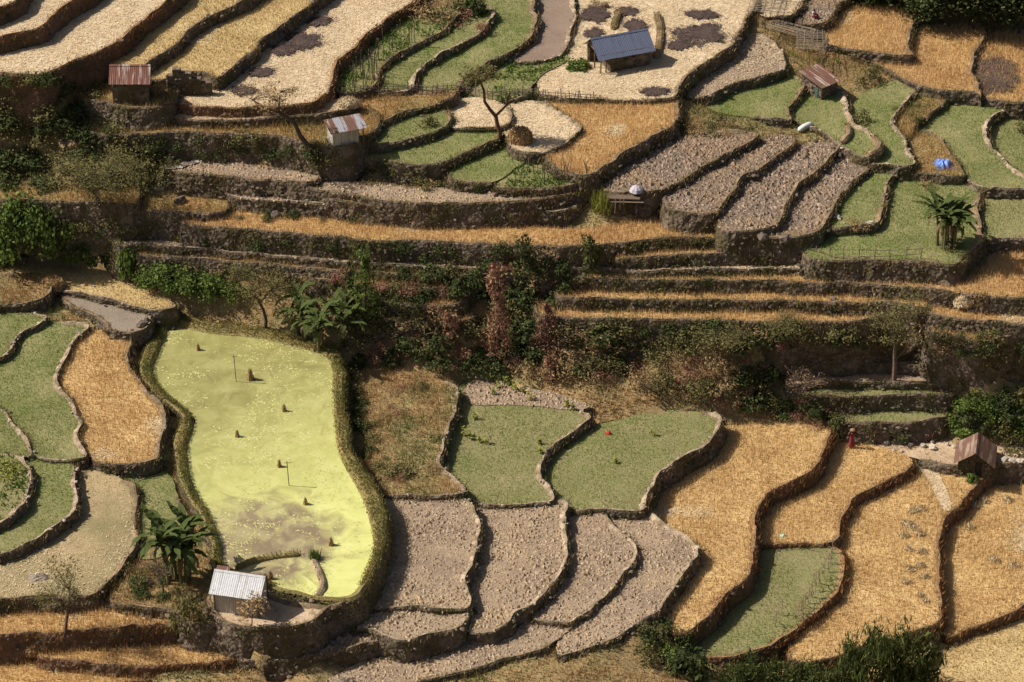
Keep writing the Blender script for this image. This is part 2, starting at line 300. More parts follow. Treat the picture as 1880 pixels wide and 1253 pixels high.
# top right
F('R0', 10.0, 'straw', '1385,30 1400,-60 1490,-60 1478,-5 1470,20 1455,32 1432,30', 'the scrap of straw terrace at the top edge', 's')
F('R12', 9.5, 'dclod', '1455,45 1470,0 1490,-60 1580,-60 1560,-5 1540,10 1530,25 1517,42 1500,46', 'the clod plot where a figure sits', 's')
F('R1', 9.3, 'clodstraw', '1255,180 1300,120 1350,70 1392,58 1420,76 1444,104 1446,124 1434,136 1338,156 1300,177 1270,184', 'the straw littered clod plot right of the yard', 'p')
F('R2', 8.5, 'green', '1285,190 1330,150 1430,130 1485,150 1475,167 1455,187 1446,206 1460,222 1446,224 1370,216 1309,208', 'the bright green plot left of the rusty shed', 's')
F('R3', 8.0, 'green', '1440,215 1450,180 1490,160 1555,165 1553,184 1555,207 1572,231 1592,244 1606,253 1615,263 1617,276 1608,289 1590,290 1562,282 1535,262 1500,240 1460,226', 'the green plot in front of the rusty shed', 'p')
F('R5', 7.5, 'green', '1545,250 1560,190 1600,160 1650,145 1690,158 1658,193 1631,221 1655,248 1662,265 1669,282 1687,304 1640,306 1590,302 1560,290', 'the winding green strip right of the rusty shed', 'p')
F('R6', 7.1, 'grass', '1620,225 1640,180 1690,155 1745,170 1743,178 1717,204 1680,228 1680,248 1660,262', 'the weedy wedge between two green strips', 's')
F('R6b', 6.9, 'grass', '1640,310 1660,260 1680,245 1720,248 1750,285 1765,312 1778,325 1730,325', 'the dry grass patch around the blue tarpaulin', 's')
F('R7', 6.6, 'green', '1655,290 1672,240 1710,190 1770,165 1868,172 1860,192 1832,208 1809,228 1813,265 1837,290 1885,330 1980,350 1980,358 1880,346 1808,350 1775,330 1750,300', 'the large green field at upper right', 'p')
F('R8', 5.8, 'green', '1800,340 1805,230 1850,195 1980,170 1980,380 1880,350', 'the green field at the right edge', 's')
F('R9', 8.6, 'wheat', '1505,85 1530,30 1565,5 1690,15 1683,36 1669,64 1669,95 1680,108 1600,100 1540,90', 'the upper orange wheat terrace by the forest', 's')
F('R10', 7.8, 'wheat', '1430,60 1500,40 1560,60 1660,60 1690,45 1815,45 1808,68 1789,102 1785,138 1808,180 1789,171 1686,164 1648,140 1583,108 1535,78 1490,85', 'the wide orange wheat terrace by the forest', 's')
F('R11', 7.3, 'wheat', '1770,160 1780,60 1980,50 1980,200 1880,190 1812,184', 'the wheat terrace with a dark tree shadow', 's')
F('S1', 9.1, 'dclod', '1105,350 1130,320 1200,270 1300,240 1395,245 1390,255 1352,273 1311,297 1262,322 1227,348 1160,356 1120,356', 'the first dark clod terrace from the left', 's')
F('S2', 8.5, 'dclod', '1215,385 1225,340 1300,290 1400,250 1455,250 1459,264 1424,288 1380,319 1356,336 1339,363 1325,380 1317,394 1260,394', 'the second dark clod terrace from the left', 's')
F('S3', 7.9, 'dclod', '1315,425 1330,370 1400,300 1480,260 1540,262 1541,274 1514,302 1466,343 1439,374 1432,401 1420,416 1374,425', 'the third dark clod terrace from the left', 's')
F('S4', 7.3, 'dclod', '1345,436 1420,405 1450,350 1530,285 1590,278 1600,300 1569,332 1541,360 1528,380 1517,415 1500,430 1440,438', 'the rightmost dark clod terrace', 's')
F('S5', 6.8, 'green', '1500,425 1525,370 1590,300 1655,300 1652,308 1628,345 1618,398 1608,414 1560,420', 'the green strip beside the dark clod terraces', 's')
F('S6', 6.2, 'green', '1462,478 1500,440 1600,390 1630,330 1680,300 1778,318 1799,347 1795,378 1802,413 1806,442 1782,462 1760,490 1700,484 1600,480', 'the green field holding the tall banana clump', 's', 1.3)
F('R14', 5.8, 'thin', '1780,440 1785,350 1810,335 1980,335 1980,440 1880,437 1806,444', 'the grey green plot at the right edge', 's')
# right slope: dark shaded terraces
F('H0', -0.6, 'dark', strip('1430,645 1540,642 1650,644 1760,652 1850,662 1925,668', 30), 'the topmost brown terrace under the hedge', 's', 1.2)
F('H1', -1.5, 'dark', strip('1380,672 1430,671 1540,668 1600,670 1700,674 1795,683 1860,692 1925,698', 36), 'the upper brown terrace behind the thin tree', 's', 1.2)
F('H2', -2.2, 'dark', strip('1440,706 1470,707 1550,702 1640,702 1740,707 1785,716', 30), 'the middle brown terrace around the thin tree', 's', 1.0)
F('H3', -2.75, 'thin', strip('1465,727 1490,731 1560,728 1650,726 1740,729 1775,724', 24), 'the curved grey green terrace in shade', 's', 1.2)
F('H4', -4.1, 'thin', strip('1530,770 1555,776 1620,778 1690,775 1740,770', 30), 'the lowest shaded vegetable terrace', 's')
F('T', -5.9, 'path', '1535,830 1550,795 1600,785 1720,800 1790,815 1980,815 1980,850 1850,852 1760,862 1670,838 1590,826', 'the dusty ground strewn with rocks by the gable hut', 's', 0.3)
# middle
F('K0', -1.3, 'scrubf', '690,912 672,880 645,800 632,700 650,660 760,680 838,706 843,740 825,785 815,816 806,841 810,852 829,880 846,894 860,910 780,914', 'the scrubby bank right of the pond', 'p')
F('K1', -2.2, 'thin', '795,835 825,760 845,700 890,694 950,706 1086,740 1086,747 1066,758 1086,764 1079,777 1035,808 1000,833 999,842 990,862 994,882 1011,903 1021,925 950,927 890,929 860,915 805,870', 'the green plot right of the scrubby bank', 'p')
F('K1s', -2.15, 'clod', '856,706 890,695 950,707 1083,740 1083,747 1063,756 1000,749 940,744 880,744 852,742', 'the bare soil behind the first green plot', 'p')
F('K2', -2.95, 'thin', '985,905 980,840 1020,800 1075,780 1170,764 1190,753 1240,751 1305,757 1325,768 1322,793 1294,818 1262,834 1233,853 1206,873 1193,899 1187,927 1189,943 1130,941 1090,939 1040,939 1020,932', 'the green plot at the centre right', 'p')
F('L1', -1.55, 'clod', '660,1120 680,1000 700,905 780,905 860,908 884,953 877,1013 860,1045 856,1078 867,1112 860,1122 800,1119 745,1116', 'the pale clod field right of the pond', 'p')
F('L1b', -1.8, 'clod', '640,1160 690,1100 860,1112 862,1120 857,1145 811,1164 741,1179 711,1174 682,1158', 'the small clod plot below the pale clod field', 'p')
F('P1', -2.2, 'dclod', '430,1215 440,1170 560,1160 640,1130 700,1150 714,1173 660,1189 560,1209 490,1216', 'the brown clod plot under the hut terrace', 's')
F('L2', -2.4, 'clod', '850,1160 850,1000 870,915 950,918 1035,920 1041,926 1041,970 1046,1020 1029,1058 1014,1080 966,1118 943,1131 943,1145 908,1159 882,1165', 'the second clod field right of the pond', 'p')
F('L3', -3.1, 'clod', '960,1130 1010,1060 1030,930 1100,935 1108,942 1131,972 1176,1013 1149,1045 1138,1073 1103,1104 1053,1138 1050,1148 1000,1142', 'the third clod field right of the pond', 'p')
F('L3b', -3.4, 'clod', '560,1290 640,1215 760,1180 860,1150 960,1125 1050,1142 1051,1155 1020,1180 982,1198 914,1215 855,1235 735,1262 660,1290', 'the curved clod strip at the bottom edge', 's', 1.2)
F('L4', -3.5, 'clod', '1020,1200 1040,1130 1110,1080 1150,1010 1100,940 1150,930 1190,938 1220,968 1265,987 1294,1018 1260,1046 1231,1083 1213,1118 1172,1145 1121,1180 1035,1208', 'the fourth clod field right of the pond', 'p', 1.3)
F('M1', -4.5, 'ripe', '1215,1160 1240,1080 1260,1020 1195,950 1190,880 1260,815 1320,770 1420,774 1524,785 1529,795 1512,824 1498,863 1457,888 1416,901 1392,928 1385,954 1392,989 1385,1031 1371,1066 1330,1095 1277,1150 1258,1164', 'the first golden wheat terrace from the left', 'r', 1.6)
F('M2', -5.8, 'ripe', '1375,1010 1370,920 1400,880 1500,850 1520,805 1600,815 1668,838 1673,858 1641,881 1586,905 1559,926 1542,958 1545,1003 1460,1004 1400,1004', 'the second golden wheat terrace from the left', 'r', 1.6)
F('M2b', -5.95, 'thin', '1260,1205 1310,1110 1370,1060 1375,995 1545,995 1553,1044 1546,1079 1514,1114 1476,1145 1428,1184 1379,1201 1320,1212', 'the grey green plot at the bottom right', 'r', 1.6)
F('M3', -6.6, 'ripe', '1430,1215 1480,1130 1545,1080 1535,960 1580,890 1665,850 1690,825 1760,850 1830,870 1806,884 1778,908 1744,946 1723,979 1720,1030 1727,1071 1727,1117 1723,1146 1655,1170 1600,1183 1520,1215', 'the third golden wheat terrace from the left', 'r', 1.6)
F('MP', -6.55, 'straw', '1662,846 1692,841 1714,856 1730,880 1737,905 1748,930 1738,945 1722,915 1708,884 1690,863', 'the trodden straw track before the gable hut', 'p')
F('M4', -7.7, 'ripe', '1730,1165 1720,1060 1715,980 1770,900 1820,860 1900,850 1980,850 1980,1085 1880,1114 1823,1139 1774,1161 1745,1172', 'the wheat terrace in front of the gable hut', 'r', 1.0)
F('M5', -8.4, 'gold', '1640,1330 1690,1190 1760,1150 1880,1105 1980,1080 1980,1330', 'the tan stubble terrace in the bottom right corner', 's')
F('M6', -7.6, 'gold', '1330,1300 1420,1215 1520,1185 1640,1165 1720,1170 1700,1215 1620,1240 1560,1300', 'the golden sliver behind the bamboo clumps', 's')
# left
F('U2', 1.7, 'gold', '-160,440 0,444 75,455 119,470 153,490 211,499 243,515 274,536 322,557 325,567 290,572 257,570 192,548 99,534 93,525 0,530 -160,530', 'the tan stubble plot left of the vine thicket', 'p')
F('U1', 1.35, 'greyc', '92,528 192,536 277,568 277,585 266,610 202,615 190,590 150,572 118,553', 'the grey tilled patch above the pond', 's')
F('U0', 2.1, 'scrubf', '-160,500 0,505 80,500 100,518 96,545 60,560 0,565 -160,570', 'the rough bank at the left edge', 's')
F('N1', 1.5, 'green', '-160,575 0,572 75,577 93,585 62,602 37,614 20,642 0,668 -160,690', 'the green plot at the left edge', 'p')
F('N2', 1.1, 'green', '-160,640 0,620 70,588 110,592 160,596 164,603 133,634 116,672 108,696 109,716 140,751 151,771 140,795 154,823 168,843 120,848 70,848 0,790 -160,760', 'the large blue green field left of the golden one', 'p')
F('N3', 1.25, 'green', '-160,720 0,744 25,776 50,807 68,838 40,843 -160,843', 'the lower green plot at the left edge', 'p')
F('N4', 0.8, 'ripe', '110,750 105,690 135,630 165,604 240,608 245,614 231,651 239,676 258,706 294,741 307,761 304,791 291,832 292,850 190,858 160,840 130,790', 'the golden plot left of the pond', 's', 1.2)
F('N6', 1.5, 'garden', '-160,835 0,836 45,836 55,868 59,899 44,932 0,967 -160,1000', 'the bright vegetable corner at the left edge', 'p')
F('N5', 0.9, 'green', '-160,960 0,930 45,890 40,840 127,842 141,868 138,910 141,928 124,956 89,977 54,1001 0,1022 -160,1040', 'the green crescent at the left edge', 'p')
F('N7', 0.2, 'mixed', '-160,1020 0,1000 80,960 130,920 125,850 190,862 195,872 243,889 251,906 251,968 258,996 243,1022 217,1058 185,1086 172,1097 82,1096 0,1103 -160,1115', 'the straw coloured plot at lower left', 's', 1.4)
F('N8', -0.2, 'green', '225,880 195,862 290,846 318,886 335,922 350,965 330,1010 280,1030 240,1025', 'the green wedge left of the pond', 's')
F('YL', -0.3, 'scrubf', '190,1095 240,1030 300,1000 380,1010 420,1080 420,1150 340,1150 330,1118 230,1118', 'the weedy corner left of the tin hut', 's')
F('O1', -0.9, 'wheat', '-160,1120 0,1100 300,1095 350,1115 345,1142 302,1152 150,1160 0,1167 -160,1175', 'the upper wheat strip at bottom left', 'r', 2.0)
F('O2', -2.3, 'wheat', '60,1205 100,1165 300,1150 420,1165 440,1200 425,1214 300,1223 200,1225 95,1216', 'the middle wheat strip at bottom left', 'r', 2.0)
F('O3', -3.1, 'wheat', '-160,1190 0,1185 150,1200 400,1205 480,1222 400,1238 300,1246 200,1256 100,1268 -160,1280', 'the lowest wheat strip at bottom left', 'r', 2.0)
F('YD', 0.25, 'yard', '378,1085 480,1080 505,1096 540,1107 590,1114 640,1104 640,1110 605,1118 575,1138 533,1155 470,1153 430,1152 395,1130', 'the paved yard beside the tin hut', 's')
POND_PX = P('302,605 330,600 364,609 391,617 446,616 515,630 611,655 611,705 614,787 621,840 640,870 660,905 672,930 677,955 690,1000 679,1035 666,1062 656,1088 640,1100 618,1106 572,1100 520,1085 470,1070 420,1052 405,1040 408,1015 388,950 364,919 347,885 343,850 340,822 353,791 370,770 343,757 309,733 278,698 281,671 299,633')
F('PB', -0.25, 'bed', '285,610 302,590 340,588 391,606 446,605 515,619 625,645 632,700 634,787 642,838 668,875 690,905 703,940 711,985 699,1022 689,1052 676,1085 655,1112 600,1112 500,1085 400,1060 385,1040 395,1015 370,950 348,919 330,885 326,850 322,822 335,791 340,775 325,762 290,740 260,700 262,670 280,633', 'the algae pond', 'p', 2.5)
CONTROL = [(-100, -110, 22), (300, -110, 20), (700, -110, 15), (1000, -110, 12), (1300, -110, 11.5), (1600, -110, 11), (1900, -110, 11),
           (950, 640, -0.4), (1150, 690, -2.0), (1400, 740, -3.6), (1250, 1220, -7.4), (900, 1290, -6.8), (500, 1290, -5.0), (200, 1310, -5.0), (1400, 1270, -8.6), (0, 1330, -5.0)]
# ---------------------------------------------------------------- outlines in the world
def chaikin(p, it=2):
    p = np.asarray(p, float)
    for _ in range(it):
        q = np.roll(p, -1, 0); p = np.stack([0.75*p+0.25*q, 0.25*p+0.75*q], 1).reshape(-1, 2)
    return p
def resample(p, step):
    q = np.vstack([p, p[:1]]); d = np.r_[0, np.cumsum(np.hypot(*np.diff(q, axis=0).T))]
    n = max(12, int(d[-1]/step)); t = np.linspace(0, d[-1], n, endpoint=False)
    return np.stack([np.interp(t, d, q[:, 0]), np.interp(t, d, q[:, 1])], 1)
def normals(p):
    t = np.roll(p, -1, 0)-np.roll(p, 1, 0); t /= np.maximum(1e-6, np.hypot(t[:, 0], t[:, 1]))[:, None]
    return np.stack([t[:, 1], -t[:, 0]], 1)
for k, f in enumerate(FIELDS):
    w = resample(chaikin(unproj(f['px'], f['z'])), 0.45)
    a = 0.5*np.sum(w[:, 0]*np.roll(w[:, 1], -1)-np.roll(w[:, 0], -1)*w[:, 1])
    if a < 0: w = w[::-1].copy()
    n = normals(w); wob = (vnoise(w[:, 0]*0.55, w[:, 1]*0.55, k)-0.5)*0.42+(vnoise(w[:, 0]*1.6, w[:, 1]*1.6, k+9)-0.5)*0.16
    f['w'] = w+n*wob[:, None]; f['n'] = normals(f['w']); f['i'] = k
def top_height(Q, skip=None):
    h = np.full(len(Q), -99.0)
    for f in FIELDS:
        if f is skip: continue
        m = inside(Q, f['w']); h[m] = np.maximum(h[m], f['z'])
    return h
# ---------------------------------------------------------------- terrain between the fields
samp = []
for f in FIELDS:
    s = f['w'][::6]; h = top_height(s+f['n'][::6]*0.6, f)
    keep = h < f['z']+0.05
    samp.append(np.c_[s[keep], np.full(keep.sum(), f['z']-0.15)])
for x, y, z in CONTROL: samp += [np.r_[unproj([(x, y)], z)[0], z][None]]*3
samp.append(np.array([[-140, 130, 42], [0, 150, 40], [140, 150, 40], [-220, 60, 30], [220, 60, 14], [-200, -60, -4], [200, -60, -16], [0, -110, -22], [-120, -110, -18], [120, -110, -24]], float))
SAMP = np.vstack(samp)
def terrain_raw(Q):
    out = np.zeros(len(Q))
    for a in range(0, len(Q), 2000):
        q = Q[a:a+2000]; d2 = (q[:, :1]-SAMP[None, :, 0])**2+(q[:, 1:2]-SAMP[None, :, 1])**2+0.3
        w = 1.0/d2**1.6; out[a:a+2000] = (w*SAMP[None, :, 2]).sum(1)/w.sum(1)
    return out
xs = np.r_[-900, -600, -400, -280, -200, -150, -120, np.arange(-100, 100.1, 1.0), 120, 150, 200, 280, 400, 600, 900]
ys = np.r_[-320, -230, -170, -130, -100, np.arange(-80, 95.1, 1.0), 110, 130, 160, 200, 280, 400, 600, 1000]
GX, GY = np.meshgrid(xs, ys); GP = np.stack([GX.ravel(), GY.ravel()], 1)
nx, ny = len(xs), len(ys)
TOP = top_height(GP).reshape(ny, nx); fld = TOP > -50; lowf = np.where(fld, TOP, 99.0); ero = lowf.copy()
for dj in (-1, 0, 1):
    for di in (-1, 0, 1): ero = np.minimum(ero, np.roll(np.roll(lowf, dj, 0), di, 1))
Z = terrain_raw(GP).reshape(ny, nx); fix = fld.copy(); fix[:6] = True; fix[-9:] = True; fix[:, :8] = True; fix[:, -8:] = True
Z[fld] = ero[fld]-0.3
for x, y, z in CONTROL:
    c = unproj([(x, y)], z)[0]; j = int(np.clip(np.searchsorted(ys, c[1]), 1, ny-2)); i = int(np.clip(np.searchsorted(xs, c[0]), 1, nx-2))
    if not fld[j, i]: Z[j, i] = z; fix[j, i] = True
for _ in range(900):
    A = Z.copy(); A[1:-1, 1:-1] = 0.25*(Z[:-2, 1:-1]+Z[2:, 1:-1]+Z[1:-1, :-2]+Z[1:-1, 2:]); Z = np.where(fix, Z, A)
bump = (vnoise(GP[:, 0]*0.35, GP[:, 1]*0.35, 3)-0.5)*0.5+(vnoise(GP[:, 0]*0.9, GP[:, 1]*0.9, 4)-0.5)*0.35
GZ = Z.ravel()+np.where(fld.ravel(), 0, bump)
q = np.arange((nx)*(ny)).reshape(ny, nx)
GF = np.stack([q[:-1, :-1].ravel(), q[:-1, 1:].ravel(), q[1:, 1:].ravel(), q[1:, :-1].ravel()], 1)
GV = np.c_[GP, GZ]
link('terrain', mesh_np('terrain', GV, GF, [M['scrub_g']], smooth=True), kind='structure', label='rough scrub covered hillside between the terraces')
def terrain_at(Q):
    """bilinear height of the terrain grid"""
    i = np.clip(np.searchsorted(xs, Q[:, 0])-1, 0, nx-2); j = np.clip(np.searchsorted(ys, Q[:, 1])-1, 0, ny-2)
    u = np.clip((Q[:, 0]-xs[i])/(xs[i+1]-xs[i]), 0, 1); v = np.clip((Q[:, 1]-ys[j])/(ys[j+1]-ys[j]), 0, 1)
    Z = GZ.reshape(ny, nx)
    return (Z[j, i]*(1-u)+Z[j, i+1]*u)*(1-v)+(Z[j+1, i]*(1-u)+Z[j+1, i+1]*u)*v
# ---------------------------------------------------------------- field beds
GROUND = dict(straw='straw_g', gold='gold_g', wheat='wheat_g', ripe='ripe_g', green='green_g', thin='thin_g', clod='clod_g', dclod='dclod_g', clodstraw='clod_g',
              soil='soil_g', greyc='grey_g', dark='dark_g', grass='grass_g', path='path_g', garden='thin_g', scrubf='scrub_g', mixed='mixed_g', yard='path_g', bed='dark_g')
FNAME = dict(straw='straw_field', gold='stubble_field', wheat='wheat_field', ripe='wheat_field', green='green_field', thin='green_field', clod='ploughed_field', dclod='ploughed_field',
             clodstraw='ploughed_field', soil='ploughed_field', greyc='ploughed_field', dark='ploughed_field', grass='grass_ledge', path='path', garden='vegetable_field',
             scrubf='scrub_bank', mixed='straw_field', yard='yard', bed='pond_bed')
BV, BF = [], []; nb = 0
for f in FIELDS:
    w = f['w']; mn, mx = w.min(0), w.max(0); st = 1.2
    gx, gy = np.meshgrid(np.arange(mn[0]+st/2, mx[0], st), np.arange(mn[1]+st/2, mx[1], st)); g = np.stack([gx.ravel(), gy.ravel()], 1)
    g = g+RNG.uniform(-0.3, 0.3, g.shape); g = g[inside(g, w)]
    if len(g):
        d = np.min(np.hypot(g[:, None, 0]-w[None, ::2, 0], g[:, None, 1]-w[None, ::2, 1]), 1); g = g[d > 0.5]
    pts = np.vstack([w, g]); n = len(w)
    vs, _, fs, *_ = delaunay_2d_cdt([Vector(p) for p in pts], [(a, (a+1) % n) for a in range(n)], [], 1, 1e-5)
    vs = np.array([tuple(v) for v in vs]); fs = [t for t in fs if len(t) == 3]
    amp = 0.05 if f['typ'] in ('path', 'yard', 'bed') else 0.16
    z = f['z']+(vnoise(vs[:, 0]*0.4, vs[:, 1]*0.4, 21)-0.5)*amp; nv = len(vs)
    V = np.vstack([np.c_[vs, z], np.c_[w, np.full(n, f['z'])], np.c_[w, np.full(n, f['z']-5.0)]])
    T = np.array(fs, int); k = np.arange(n); k2 = (k+1) % n
    S = np.vstack([np.stack([nv+k2, nv+k, nv+n+k], 1), np.stack([nv+k2, nv+n+k, nv+n+k2], 1)])
    mi = np.r_[np.zeros(len(T), int), np.ones(len(S), int)]
    c = np.r_[w.mean(0), f['z']]
    f['o'] = link(FNAME[f['typ']], mesh_np(f['key'], V-c, np.vstack([T, S]), [M[GROUND[f['typ']]], M['wall_red' if f['wall'] == 'r' else 'wall']], mi), loc=c, kind='structure', label=f['desc'][4:])
    BV.append(V); BF.append(np.vstack([T, S])+nb); nb += len(V)
BV.append(GV); BF2 = np.vstack([np.stack([GF[:, 0], GF[:, 1], GF[:, 2]], 1), np.stack([GF[:, 0], GF[:, 2], GF[:, 3]], 1)])+nb
BVH = BVHTree.FromPolygons([tuple(v) for v in np.vstack(BV)], [tuple(int(i) for i in t) for t in np.vstack(BF+[BF2])])
def at(px, py):
    """the ground seen at a pixel of the photograph"""
    d = FWD+(px-IW/2)/FPX*np.array([1.0, 0, 0])+(IH/2-py)/FPX*UPV
    h = BVH.ray_cast(Vector(CAM), Vector(d).normalized())
    return h[0]
def ground(x, y):
    h = BVH.ray_cast(Vector((x, y, 80)), Vector((0, 0, -1))); return h[0].z if h[0] else 0.0
# ---------------------------------------------------------------- retaining walls
ICO = None
def ico():
    t = (1+5**0.5)/2; v = np.array([(-1, t, 0), (1, t, 0), (-1, -t, 0), (1, -t, 0), (0, -1, t), (0, 1, t), (0, -1, -t), (0, 1, -t), (t, 0, -1), (t, 0, 1), (-t, 0, -1), (-t, 0, 1)])
    f = np.array([(0, 11, 5), (0, 5, 1), (0, 1, 7), (0, 7, 10), (0, 10, 11), (1, 5, 9), (5, 11, 4), (11, 10, 2), (10, 7, 6), (7, 1, 8), (3, 9, 4), (3, 4, 2), (3, 2, 6), (3, 6, 8), (3, 8, 9), (4, 9, 5), (2, 4, 11), (6, 2, 10), (8, 6, 7), (9, 8, 1)])
    return v/np.linalg.norm(v[0]), f
ICO = ico()
OCT = (np.array([(1, 0, 0), (-1, 0, 0), (0, 1, 0), (0, -1, 0), (0, 0, 1), (0, 0, -1)], float), np.array([(0, 2, 4), (2, 1, 4), (1, 3, 4), (3, 0, 4), (2, 0, 5), (1, 2, 5), (3, 1, 5), (0, 3, 5)]))
def lumps(C, S, tpl, jit=0.25, flat=0.75):
    """stones or clods of half size S at the points C, one mesh"""
    tv, tf = tpl; n = len(C); a = RNG.uniform(0, 2*np.pi, n); ca, sa = np.cos(a), np.sin(a)
    v = tv[None]*(1+RNG.uniform(-jit, jit, (n, len(tv), 1)))*RNG.uniform(0.7, 1.3, (n, 1, 3))*np.array([1, 1, flat])
    v = np.stack([v[..., 0]*ca[:, None]-v[..., 1]*sa[:, None], v[..., 0]*sa[:, None]+v[..., 1]*ca[:, None], v[..., 2]], -1)*S[:, None, None]+C[:, None]
    return v.reshape(-1, 3), (tf[None]+(np.arange(n)*len(tv))[:, None, None]).reshape(-1, 3)
def blades(C, H, W, lean=0.35):
    """single pointed blades rooted at C"""
    n = len(C); a = RNG.uniform(0, 2*np.pi, n); d = np.stack([np.cos(a), np.sin(a), np.zeros(n)], 1)
    b = RNG.uniform(0, 2*np.pi, n); l = RNG.uniform(0, lean, n)*H
    tip = C+np.stack([np.cos(b)*l, np.sin(b)*l, H], 1)
    V = np.stack([C-d*W[:, None]/2, C+d*W[:, None]/2, tip], 1).reshape(-1, 3)
    return V, np.arange(3*n).reshape(-1, 3)
def flats(C, L, W):
    """lying straws"""
    n = len(C); a = RNG.uniform(0, 2*np.pi, n); d = np.stack([np.cos(a), np.sin(a), RNG.uniform(-0.3, 0.3, n)], 1)*L[:, None]/2
    e = np.stack([-np.sin(a), np.cos(a), RNG.uniform(-0.4, 0.4, n)], 1)*W[:, None]/2
    V = np.stack([C-d-e, C-d+e, C+d], 1).reshape(-1, 3); return V, np.arange(3*n).reshape(-1, 3)
def leaves(C, N, L, W, droop=0.0):
    """small rhombic leaves at C facing roughly along N"""
    n = len(C); N = N+RNG.normal(0, 0.55, (n, 3)); N /= np.linalg.norm(N, axis=1)[:, None]+1e-9
    a = np.cross(N, RNG.normal(0, 1, (n, 3))); a[:, 2] -= droop; a /= np.linalg.norm(a, axis=1)[:, None]+1e-9
    b = np.cross(N, a); sz = RNG.uniform(0.45, 1.75, n)**1.2; L = (L*sz)[:, None]; W = (W*sz*RNG.uniform(0.7, 1.3, n))[:, None]
    V = np.stack([C-a*L*0.5, C+b*W*0.5-a*L*0.05, C+a*L*0.5, C-b*W*0.5-a*L*0.05], 1).reshape(-1, 3)
    return V, np.arange(4*n).reshape(-1, 4)
def join(parts):
    V = []; Fc = []; b = 0
    for v, f in parts:
        V.append(v); Fc.append(f+b); b += len(v)
    return np.vstack(V), np.vstack(Fc)
def runs_of(mask):
    n = len(mask)
    if mask.all(): return [np.arange(n+1) % n]
    s = int(np.where(~mask)[0][0]); idx = (np.arange(n)+s) % n; m = mask[idx]; out = []; cur = []
    for k in range(n):
        if m[k]: cur.append(idx[k])
        elif cur: out.append(np.array(cur)); cur = []
    if cur: out.append(np.array(cur))
    return out
def smooth1(x, k=5):
    if len(x) < 3: return x
    p = np.r_[np.full(k, x[0]), x, np.full(k, x[-1])]; c = np.convolve(p, np.ones(2*k+1)/(2*k+1), 'same'); return c[k:-k]
